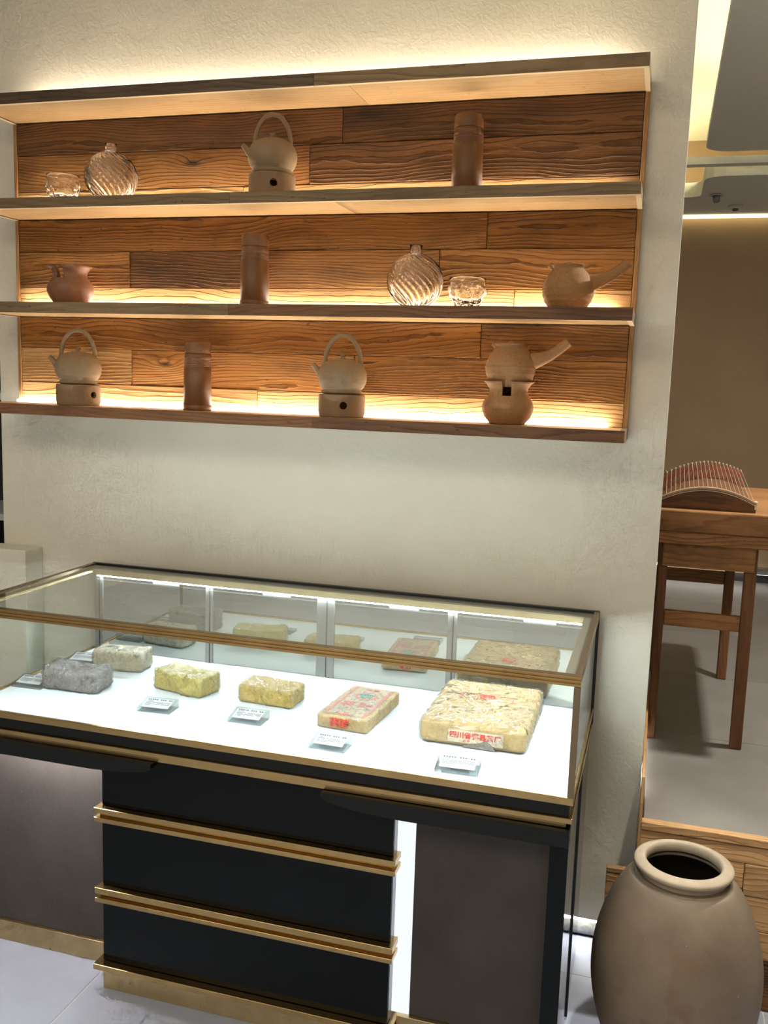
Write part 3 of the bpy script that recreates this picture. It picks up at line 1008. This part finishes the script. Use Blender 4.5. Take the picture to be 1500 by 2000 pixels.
# glass
cpart('top_glass', M_GLASS, X0 + .012, X1 - .012, YF + .012, YB - .011, ZT - .0075, ZT - .0025)
cpart('front_glass', M_GLASS, X0 + .006, X1 - .0132, YF + .004, YF + .009, ZD + .003, ZT - .0240)
cpart('side_glass', M_GLASS, X1 - .008, X1 - .003, YF + .0145, YB - .004, ZD + .003, ZT - .0205)
cpart('side_glass', M_GLASS, X0 + .003, X0 + .008, YF + .0145, YB - .004, ZD + .003, ZT - .0205)
cpart('corner_post', M_BRASSD, X1 - .0130, X1, YF + .0004, YF + .0135, ZD - .012, ZT - .0238, 0.0008)
cpart('corner_post', M_BRASSD, X0, X0 + .0055, YF + .0004, YF + .0135, ZD - .012, ZT - .0238, 0.0008)
cpart('corner_post', M_BLKMET, X1 - .006, X1 + .001, YB - .006, YB + .001, 0.64, ZT - .001, 0.0008)
# deck and lower trims
cpart('display_deck', M_DECK, X0 + .010, X1 - .008, YF + .010, YB - .008, 0.660, ZD)
cpart('bottom_rail', M_BRASS, X0, X1, YF, YF + .0095, 0.6675, 0.6835, 0.0012)
cpart('bottom_side_rail', M_BRASS, X1 - .0075, X1, YF + .0098, YB - .001, 0.6675, 0.6835, 0.0008)
cpart('bottom_side_rail', M_BRASS, X0, X0 + .0095, YF + .0098, YB - .001, 0.6675, 0.6835, 0.0008)
cpart('black_band', M_BLACKS, X0 + .007, X1 - .007, YF + .007, YB - .002, 0.6405, 0.6670)
cpart('brass_moulding', M_BRASS, X0, X1, YF - .001, YB - .001, 0.6285, 0.6400, 0.0012)
cpart('lower_brass_moulding', M_BRASS, X0 + .012, X1 - .012, YF + .006, YF + .03, 0.6165, 0.6280, 0.0012)
# mirrored sliding doors at the back
stl = [(-1.500, -1.472), (-1.1355, -1.1135), (-0.7955, -0.7445), (-0.4265, -0.4005), (-0.052, -0.0445)]
YM = -0.050
for i, (a, b) in enumerate(stl):
    cpart('door_stile', M_ALU, a, b, YM - .010, YM, ZD + .0005, ZT - .0225, 0.0006)
    cpart('door_stile_groove', M_GROOVE, a + (b - a) * .55, a + (b - a) * .55 + .003, YM - .0106, YM - .0098, ZD + .001, ZT - .023)
for (a, b) in zip(stl[:-1], stl[1:]):
    cpart('mirror_door', M_MIRROR, a[1] + .0004, b[0] - .0004, YM - .006, YM - .001, ZD + .0015, ZT - .024)
    xm = a[1] + (b[0] - a[1]) * 0.62
    cpart('door_pull', M_ALU, xm - .042, xm + .042, YM - .0095, YM - .0064, ZT - .043, ZT - .028, 0.001)
    cpart('door_top_edge', M_CARD, a[1] + .004, b[0] - .004, YM - .0072, YM - .0062, ZT - .0335, ZT - .0318)
# light strips inside, below the top rails
cpart('led_strip', M_LED_C, X0 + .03, X1 - .03, YF + .0135, YF + .0215, ZT - .0245, ZT - .0205)
cpart('led_strip', M_LED_C, X1 - .024, X1 - .017, YF + .05, YB - .09, ZT - .0245, ZT - .0205)
cpart('led_strip', M_LED_C, X0 + .03, X1 - .03, YB - .032, YB - .024, ZT - .0335, ZT - .0302)
# base carcass: black body set behind the fronts
cpart('carcass', M_BLACKS, X0 + .02, X1 - .02, -0.475, YB - .002, 0.058, 0.6280)
cpart('side_panel', M_BLACK, X1 - .0195, X1 - .004, -0.474, YB - .004, 0.004, 0.6280, 0.001)
cpart('side_panel', M_BLACK, X0 + .004, X0 + .0195, -0.474, YB - .004, 0.004, 0.6280, 0.001)
cpart('side_trim', M_BLKMET, X1 - .004, X1 - .0005, -0.33, -0.315, 0.01, 0.6275)
XLP = -0.3720
# leather backed recesses left and right
cpart('leather_panel', M_LEATHER, X0 - .035, -1.142, -0.485, -0.4755, 0.056, 0.615)
cpart('leather_panel', M_LEATHER, XLP, -0.0605, -0.551, -0.4755, 0.090, 0.615)
cpart('led_strip', M_LED_R, X0 + .0, -1.15, -0.578, -0.560, 0.606, 0.612)
cpart('light_panel', M_LED_P, -0.4135, XLP - .0004, -0.5515, -0.4755, 0.090, 0.600)
cpart('plinth', M_BRASSW, X0 - .035, -1.142, -0.4945, -0.474, 0.0, 0.0555, 0.0012)
cpart('plinth', M_BRASSW, -0.3995, -0.060, -0.562, -0.474, 0.0, 0.0895, 0.0012)
# right stile and tapered black rails
cpart('stile', M_BLACK, -0.0775, X1 - .004, YF + .002, -0.4745, 0.004, 0.6160, 0.001)
def rail_poly(xa, xb, flip):
    """tapered rail in the x-z plane, thin rounded end towards the drawers"""
    zt, zb_ = 0.6155, 0.5825
    pts = [(xa, zt), (xb, zt), (xb, zb_)]
    s = 1 if xb > xa else -1
    pts += [(xa + s * .16, zb_), (xa + s * .085, zb_ + .004), (xa + s * .03, zb_ + .011), (xa + s * .008, zb_ + .0165), (xa, zb_ + .022)]
    return pts
for (xa, xb) in ((-0.571, X1 - .003), (-0.984, X0 - .03)):
    pl = rail_poly(xa, xb, False)
    if xb < xa:
        pl = pl[::-1]
    cprism('tapered_rail', M_BLACKS, pl, 'y', YF - .012, -0.585)
# drawer block
XD0, XD1, YD = -1.1395, -0.4140, -0.581
cpart('drawer_block', M_BLACKS, XD0 + .002, XD1 - .002, YD + .012, -0.476, 0.06, 0.628)
cpart('block_side', M_ALU, XD1 - .0018, XD1, YD + .006, -0.5525, 0.078, 0.60)
for (z0, z1) in ((0.4765, 0.6160), (0.2735, 0.4395), (0.0760, 0.2345)):
    dr = cpart('drawer', M_BLACK, XD0 + .001, XD1 - .001, YD, YD + .0118, z0, z1, 0.0012)
for (zu1, zu0, zm0, zl1, zl0) in ((0.4755, 0.4625, 0.4525, 0.4520, 0.4405), (0.2725, 0.2575, 0.2475, 0.2470, 0.2355)):
    cpart('brass_pull_ledge', M_BRASS, XD0 - .010, XD1 + .010, YD - .019, YD + .085, zu0, zu1, 0.001)
    cpart('brass_pull_recess', M_BRASS, XD0 - .001, XD1 + .001, YD - .006, YD + .06, zm0, zu0 - .0002)
    cpart('brass_pull_ledge', M_BRASS, XD0 - .010, XD1 + .010, YD - .019, YD + .085, zl0, zl1, 0.001)
cpart('base_cap', M_BRASS, XD0 - .014, XD1 + .014, YD - .022, YD + .088, 0.0605, 0.0745, 0.001)
cpart('base_plinth', M_BRASSW, XD0, XD1, YD, -0.4955, 0.0, 0.060, 0.001)

# ------------------------------------------------------------------ tea bricks
def rounded_block(W, D, H, r, amp, seed, n=26, sag=0.0, grow=0.0, freq=26.0, crinkle=0.0):
    """block with soft edges and crumpled faces"""
    bm = bmesh.new()
    bmesh.ops.create_cube(bm, size=2.0)
    bmesh.ops.subdivide_edges(bm, edges=bm.edges[:], cuts=n, use_grid_fill=True)
    w, d, h = W / 2 + grow, D / 2 + grow, H / 2 + grow / 2
    rr = r + grow
    for v in bm.verts:
        p = Vector((v.co.x * w, v.co.y * d, v.co.z * h))
        q = Vector((max(-w + rr, min(w - rr, p.x)), max(-d + rr, min(d - rr, p.y)), max(-h + rr, min(h - rr, p.z))))
        e = p - q
        if e.length > 1e-9:
            p = q + e.normalized() * rr if e.length > rr * 0.0 and (abs(e.x) > 0) + (abs(e.y) > 0) + (abs(e.z) > 0) > 1 else p
        nv = (p - q).normalized() if (p - q).length > 1e-6 else Vector((0, 0, 1))
        s = Vector((p.x + seed * 3.1, p.y - seed, p.z + seed * 1.7))
        dsp = amp * (MN.noise(s * freq) + 0.5 * MN.noise(s * freq * 2.7)) + amp * 1.2 * MN.noise(s * freq * .35)
        if crinkle:
            dsp += crinkle * (1.0 - abs(MN.noise(s * 70 + Vector((3, 5, 7))) * 2.2)) ** 2 + crinkle * .6 * abs(MN.noise(s * 160))
        if v.co.z < -0.98:
            dsp = -abs(dsp) * .2
        p = p + nv * dsp
        if sag and v.co.z > 0:
            u, t_ = p.x / w, p.y / d
            p.z += sag * (0.6 * u * u - 0.5 * (1 - t_ * t_) * (1 - u * u))
        v.co = Vector((p.x, p.y, max(p.z + H / 2, 0.0)))
    for f in bm.faces:
        f.smooth = True
    return bm
def paper(name, c1, c2, stain, st_lo, st_hi, sc_=14, metal=0.0, rough=0.6):
    return mottled(name, c1, c2, sc_, rough, metal, bump=0.22, bdist=0.003, fine=(sc_ * 2.2, st_lo, st_hi, stain))
PP_Y1 = paper('gold_paper', (0.66, 0.52, 0.13), (0.56, 0.42, 0.09), (0.320, 0.248, 0.112), 0.76, 0.80)
PP_Y2 = paper('ochre_paper', (0.66, 0.45, 0.09), (0.55, 0.36, 0.06), (0.280, 0.192, 0.064), 0.76, 0.80)
PP_C = paper('cream_paper', (0.576, 0.496, 0.336), (0.496, 0.416, 0.272), (0.200, 0.168, 0.136), .62, .68)
PP_S = paper('grey_brown_tea', (0.320, 0.280, 0.264), (0.240, 0.208, 0.200), (0.160, 0.128, 0.112), .60, .68, 30)
PP_B = paper('buff_paper', (0.64, 0.43, 0.17), (0.55, 0.35, 0.12), (0.240, 0.160, 0.080), 0.76, 0.80, 10)
PP_T = paper('tan_wrapper', (0.448, 0.352, 0.232), (0.400, 0.304, 0.192), (0.320, 0.232, 0.128), .70, .76, 10)
def brick(x, y, yaw, W, D, H, mat, label, seed, r=0.014, amp=0.0016, sag=0.0, wrap=M_WRAP, wamp=0.0026, freq=26):
    t = thing('tea_brick', label, 'tea brick', (x, y, ZD + .0006), RAD(yaw), 'wrapped tea bricks in the showcase')
    bm = rounded_block(W, D, H, r, amp, seed, 22, sag, 0.0, freq)
    m = MB()
    m.bm.free()
    m.bm = bm
    m.build('brick', mat, t, recalc=False)
    bm = rounded_block(W, D, H, r, amp, seed, 50, sag, 0.0010, freq, wamp)
    m = MB()
    m.bm.free()
    m.bm = bm
    m.build('plastic_wrap', wrap, t, recalc=False)
    return t
brick(-1.340, -0.380, 3, 0.160, 0.085, 0.056, PP_S, 'grey brown film wrapped tea brick nearest the left glass', 1, 0.013, 0.0040, 0.014)
brick(-1.325, -0.190, 8, 0.148, 0.080, 0.056, PP_C, 'cream paper tea brick with dark cracks behind the grey one', 2, 0.011, 0.0034, 0.005)
brick(-1.068, -0.292, -13, 0.155, 0.085, 0.052, PP_Y1, 'pale gold tea brick third from the left glass', 3, 0.009, 0.0030, 0.005)
brick(-0.830, -0.287, -3, 0.152, 0.088, 0.046, PP_Y2, 'ochre tea brick between the gold and the red printed bricks', 4, 0.009, 0.0024, 0.003)
b5 = brick(-0.586, -0.305, -4, 0.128, 0.232, 0.034, PP_B, 'flat buff tea brick with red border and round emblem', 5, 0.006, 0.0005, 0.0, wamp=0.0014)
b6 = brick(-0.283, -0.258, 0, 0.246, 0.318, 0.056, PP_B, 'largest buff tea brick with a red factory label in front', 6, 0.013, 0.0009, 0.0, wrap=M_WRAPB, wamp=0.0030, freq=18)
# print on the flat brick
def top_M(x, y, z, rz=0):
    return Matrix.Translation((x, y, z)) @ Matrix.Rotation(RAD(rz), 4, 'Z')
def front_M(x, y, z, tilt=0):
    return Matrix.Translation((x, y, z)) @ Matrix.Rotation(RAD(90 - tilt), 4, 'X')
ht = 0.0352
m = MB()
m.box(-0.052, 0.052, -0.106, 0.106, 0.0340, 0.0349)
lab5 = m.build('printed_wrapper', PP_T, b5)
for sx_ in (-1, 1):
    m = MB()
    m.box(sx_ * .047 - .0035, sx_ * .047 + .0035, -0.104, 0.104, 0.0349, 0.0353)
    m.build('red_border', M_PINK, lab5)
m = MB()
m.lathe([(0.0205, ht), (0.0285, ht), (0.0285, ht + .0003), (0.0205, ht + .0003)], 48, M=Matrix.Translation((0, 0.040, -.0002)), closed=True, smooth=False)
m.build('emblem_ring', M_PINK, lab5)
text_mesh('emblem_character', '\u8336', 0.036, M_GREEN, lab5, top_M(0, 0.040, ht), bold=0.0012)
text_mesh('printed_characters', '\u832f', 0.036, M_PINK, lab5, top_M(-0.022, -0.028, ht), bold=0.001)
text_mesh('printed_characters', '\u7816', 0.036, M_PINK, lab5, top_M(0.022, -0.028, ht), bold=0.001)
text_mesh('printed_characters', '\u4e2d\u56fd', 0.012, M_PINK, lab5, top_M(0.0, 0.088, ht), sx=1.6)
m = MB()
m.box(-0.018, 0.014, -0.104, -0.098, ht, ht + .0003)
m.build('red_mark', M_RED, lab5)
text_mesh('red_characters', '\u832f\u7816', 0.0240, M_RED, b5, front_M(-0.006, -0.1183, 0.0170, 0), extrude=0.0010, bold=0.0003, sx=1.08)
text_mesh('red_characters', '\u832f\u7816', 0.0225, M_RED, b5, Matrix.Translation((0, 0.1178, 0.0175)) @ Matrix.Rotation(RAD(180), 4, 'Z') @ Matrix.Rotation(RAD(90), 4, 'X'), bold=0.0008, sx=1.08)
# label and print on the large brick
m = MB()
m.box(-0.055, 0.072, -0.1612, -0.1580, 0.0115, 0.0405)
lab6 = m.build('factory_label', simple('label_paper', (0.70, 0.60, 0.45), 0.7), b6)
text_mesh('red_characters', '\u56db\u5ddd\u7701\u704c\u53bf\u8336\u5382', 0.0155, M_RED, lab6, front_M(0.008, -0.1616, 0.0285), bold=0.0005, sx=1.10)
text_mesh('red_characters', '\u51fa \u54c1', 0.0075, M_RED, lab6, front_M(-0.012, -0.1616, 0.0165))
m = MB()
for (a, b, c, d) in ((-.066, .066, .0225, .0240), (-.066, .066, -.0165, -.0150), (-.066, -.062, -.0165, .0240), (.062, .066, -.0165, .0240)):
    m.box(a, b, 0.03 + c, 0.03 + d, 0.0577, 0.0580)
top6 = m.build('top_print', M_PINK, b6)
m = MB()
m.lathe([(0.0150, 0.0581), (0.0195, 0.0581), (0.0195, 0.0584), (0.0150, 0.0584)], 40, M=Matrix.Translation((0, 0.036, 0)), closed=True, smooth=False)
m.build('emblem_ring', M_RED, top6)
text_mesh('emblem_character', '\u4e2d', 0.026, M_RED, top6, top_M(0, 0.036, 0.0582), bold=0.0008)
# torn dark patch of the large brick's wrapper
m = MB()
pts = [(-0.02, 0.002), (0.055, 0.002), (0.050, 0.010), (0.043, 0.017), (0.036, 0.021), (0.030, 0.026), (0.024, 0.019), (0.012, 0.014), (-0.004, 0.011), (-0.018, 0.007)]
m.prism(pts, 'y', -0.1618, -0.1585)
m.build('torn_patch', mottled('exposed_tea', (0.16, 0.13, 0.11), (0.30, 0.26, 0.22), 160, 0.8, bump=.5), b6)

# ------------------------------------------------------------------ acrylic label stands
def label_stand(x, y, yaw, label, seed, head=12, lines=4, w_=0.086, d_=0.056):
    t = thing('label_stand', label, 'label stand', (x, y, ZD + .0006), RAD(yaw), 'acrylic label stands in the showcase')
    m = MB()
    m.prism([(-d_ / 2, 0), (d_ / 2, 0), (d_ / 2, 0.020), (-d_ / 2, 0.0085)], 'x', -w_ / 2, w_ / 2)
    m.build('acrylic_block', M_ACRYL, t)
    sl = math.atan2(0.0115, d_)
    Mx = Matrix.Translation((0, 0, 0.01425)) @ Matrix.Rotation(sl, 4, 'X')
    m = MB()
    m.box(-w_ / 2 + .008, w_ / 2 - .008, -d_ / 2 + .007, d_ / 2 - .006, 0.0004, 0.0009, M=Mx)
    c = m.build('card', M_CARD, t)
    rn = random.Random(seed)
    m = MB()
    xa, xb = -w_ / 2 + .013, w_ / 2 - .013
    def glyph(xc, yc, s, mm):
        for k in range(3):
            dy = (k - 1) * s * .36
            ww = s * rn.uniform(.55, .95)
            mm.box(xc - ww / 2, xc + ww / 2, yc + dy - s * .09, yc + dy + s * .09, .00095, .0012, M=Mx)
        dx = rn.uniform(-.25, .25) * s
        mm.box(xc + dx - s * .08, xc + dx + s * .08, yc - s * .48, yc + s * .48, .00095, .0012, M=Mx)
    for k in range(head):
        xx = xa + (xb - xa) * k / (head - 1)
        if k not in (5, 9):
            glyph(xx, d_ / 2 - .0125, .0047, m)
    m.build('heading_print', M_INK, c)
    m = MB()
    for j in range(lines):
        nn = 20 if j < lines - 1 else 8
        for k in range(nn):
            if rn.random() < .12:
                continue
            xx = xa + (xb - xa) * k / 19
            m.box(xx - .0011, xx + .0011, d_ / 2 - .0256 - j * .0046, d_ / 2 - .0234 - j * .0046, .00095, .0011, M=Mx)
    m.box(xa, xa + .014, d_ / 2 - .0188, d_ / 2 - .0176, .00095, .0011, M=Mx)
    m.build('body_print', M_INKG, c)
    return t
label_stand(-1.458, -0.410, 2, 'clear label stand left of the grey brown tea brick', 1)
label_stand(-1.452, -0.185, 4, 'clear label stand half hidden behind the grey tea brick', 2)
label_stand(-1.064, -0.450, 4, 'clear label stand before the pale gold tea brick', 3)
label_stand(-0.826, -0.437, 1, 'clear label stand before the ochre tea brick', 4)
label_stand(-0.586, -0.520, -2, 'clear label stand before the red bordered tea brick', 5)
label_stand(-0.288, -0.540, 3, 'clear label stand before the largest tea brick', 6, 12, 4, 0.092, 0.060)

# ------------------------------------------------------------------ big jar
jr = thing('storage_jar', 'large grey brown earthenware jar on the floor beside the step', 'jar', (0.193, -0.412, 0))
m = MB()
prof = [(0, 0), (0.100, 0.0), (0.110, 0.006), (0.140, 0.06), (0.163, 0.12), (0.177, 0.18), (0.181, 0.235), (0.1775, 0.29), (0.166, 0.345), (0.148, 0.395), (0.128, 0.432), (0.112, 0.452), (0.1035, 0.4565), (0.1010, 0.4610), (0.0985, 0.4640), (0.092, 0.4650)]
pp = []
for i in range(len(prof) - 1):
    a, b = prof[i], prof[i + 1]
    p0, p3 = prof[max(i - 1, 0)], prof[min(i + 2, len(prof) - 1)]
    for k in range(4):
        u = k / 4
        q = []
        for c in (0, 1):
            q.append(0.5 * (2 * a[c] + (b[c] - p0[c]) * u + (2 * p0[c] - 5 * a[c] + 4 * b[c] - p3[c]) * u * u + (3 * a[c] - p0[c] - 3 * b[c] + p3[c]) * u ** 3))
        pp.append((max(q[0], 0), max(q[1], 0)))
pp.append(prof[-1])
def jrf(r, a, z):
    return r * (1 + 0.006 * MN.noise(Vector((cos(a) * 1.6, sin(a) * 1.6, z * 9))))
m.lathe(pp, 80, rfun=jrf)
m.build('body', M_JAR, jr)
m = MB()
m.lathe([(0.0930, 0.462), (0.0925, 0.470), (0.0950, 0.4755), (0.1000, 0.4785), (0.1030, 0.4800), (0.1042, 0.4825), (0.1042, 0.4870), (0.1030, 0.4895), (0.0990, 0.4915), (0.0880, 0.4955), (0.0835, 0.4955), (0.0800, 0.4930), (0.0782, 0.4870), (0.0780, 0.478), (0.084, 0.462)], 80, rfun=jrf)
m.build('rim', M_JARR, jr)
m = MB()
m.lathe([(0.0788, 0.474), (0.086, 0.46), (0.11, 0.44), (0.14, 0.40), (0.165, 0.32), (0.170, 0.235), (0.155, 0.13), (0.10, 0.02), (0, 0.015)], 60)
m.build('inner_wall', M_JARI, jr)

# ------------------------------------------------------------------ bench with zither on the raised floor
tbz = ZP + 0.0005
gt = thing('zither_table', 'tall narrow reclaimed wood table on the raised floor', 'table', (0.24, 0.82, tbz))
def tp(name, mat, x0, x1, y0, y1, z0, z1, bev=0.003):
    return cbox(name, mat, x0 - .24, x1 - .24, y0 - .82, y1 - .82, z0 - tbz, z1 - tbz, gt, bev)
tp('table_top', M_W_TAB, -0.03, 0.52, 0.405, 1.235, 1.094, 1.158, 0.005)
tp('cleat', M_W_TAB, -0.03, 0.50, 0.408, 0.49, 1.0575, 1.0935)
tp('cleat', M_W_TAB, -0.03, 0.50, 1.15, 1.23, 1.0575, 1.0935)
for (x0, x1) in ((0.1035, 0.1285), (0.345, 0.378)):
    for (y0, y1) in ((0.444, 0.480), (1.160, 1.195)):
        tp('leg', M_W_LEG, x0, x1, y0, y1, tbz, 1.057)
tp('apron', M_W_TAB, 0.112, 0.370, 0.430, 0.4435, 0.985, 1.057)
tp('apron', M_W_TAB, 0.112, 0.370, 1.1955, 1.209, 0.985, 1.057)
tp('apron', M_W_TRIM, 0.355, 0.371, 0.481, 1.159, 0.985, 1.057)
tp('stretcher', M_W_TAB, 0.129, 0.3445, 0.452, 0.472, 0.800, 0.847)
tp('stretcher', M_W_TAB, 0.129, 0.3445, 1.168, 1.188, 0.800, 0.847)
# zither
gz = thing('zither', 'dark wooden plucked zither with pale strings on the table', 'zither', (0.225, 0.5, 1.1585))
HW, ZA = 0.135, 0.030
def arch(u, h):          # u -1..1
    return h * (1 - u * u)
m = MB()
n = 20
poly = [(-HW, 0.0), (HW, 0.0)] + [(HW * (1 - 2 * k / n), 0.022 + arch(1 - 2 * k / n, 0.038)) for k in range(n + 1)]
m.prism(poly, 'y', -0.055, 0.80)
m.build('body', wood('zither_body', (0.16, 0.07, 0.03), (0.07, 0.03, 0.014), (0.04, 0.018, 0.01), spacing=0.014, bump=.2), gz)
m = MB()
poly = [(HW * (1 - 2 * k / n), 0.0225 + arch(1 - 2 * k / n, 0.038)) for k in range(n + 1)]
poly = poly + [(p[0], p[1] + .006) for p in poly[::-1]]
m.prism(poly, 'y', -0.060, -0.030)
m.build('front_edge', mottled('pale_brown_edge', (0.40, 0.28, 0.17), (0.32, 0.21, 0.12), 40, .5), gz)
m = MB()
poly = [(HW * (1 - 2 * k / n), 0.0180 + arch(1 - 2 * k / n, 0.038)) for k in range(n + 1)]
poly = poly + [(p[0], p[1] + .0022) for p in poly[::-1]]
m.prism(poly, 'y', -0.0572, -0.0550)
m.build('inlay_strip', simple('pearl_inlay', (0.62, 0.56, 0.46), .4), gz)
NS = 21
for k in range(NS):
    u = -0.95 + 1.9 * k / (NS - 1)
    x = HW * u
    z0 = 0.0285 + arch(u, 0.038)
    yb_ = 0.14 + 0.34 * (k / (NS - 1)) ** 0.9
    zb_ = z0 + 0.050
    m = MB()
    m.tube([(x, -0.045, z0 + .002), (x, yb_, zb_ + .0008), (x, 0.78, z0 + .004)], 0.00055, 5, caps=False)
    m.build('string', simple('pale_string', (0.55, 0.47, 0.36), .4) if k == 0 else bpy.data.materials['pale_string'], gz)
    m = MB()
    m.prism([(x - .012, z0 - .004), (x - .005, z0 - .004), (x - .002, z0 + .022), (x + .002, z0 + .022), (x + .005, z0 - .004), (x + .012, z0 - .004), (x + .003, zb_ - .004), (x - .003, zb_ - .004)], 'y', yb_ - .004, yb_ + .004)
    br_ = m.build('bridge', simple('red_brown_bridge', (0.27, 0.09, 0.05), .5) if k == 0 else bpy.data.materials['red_brown_bridge'], gz)
    m = MB()
    m.box(x - .003, x + .003, yb_ - .003, yb_ + .003, zb_ - .004, zb_)
    m.build('bridge_tip', bpy.data.materials['pale_string'], br_)
m = MB()
m.box(HW - .004, HW + .0035, -0.058, -0.03, 0.010, 0.032)
m.build('end_cap', simple('ivory_cap', (0.75, 0.68, 0.5), .4), gz)
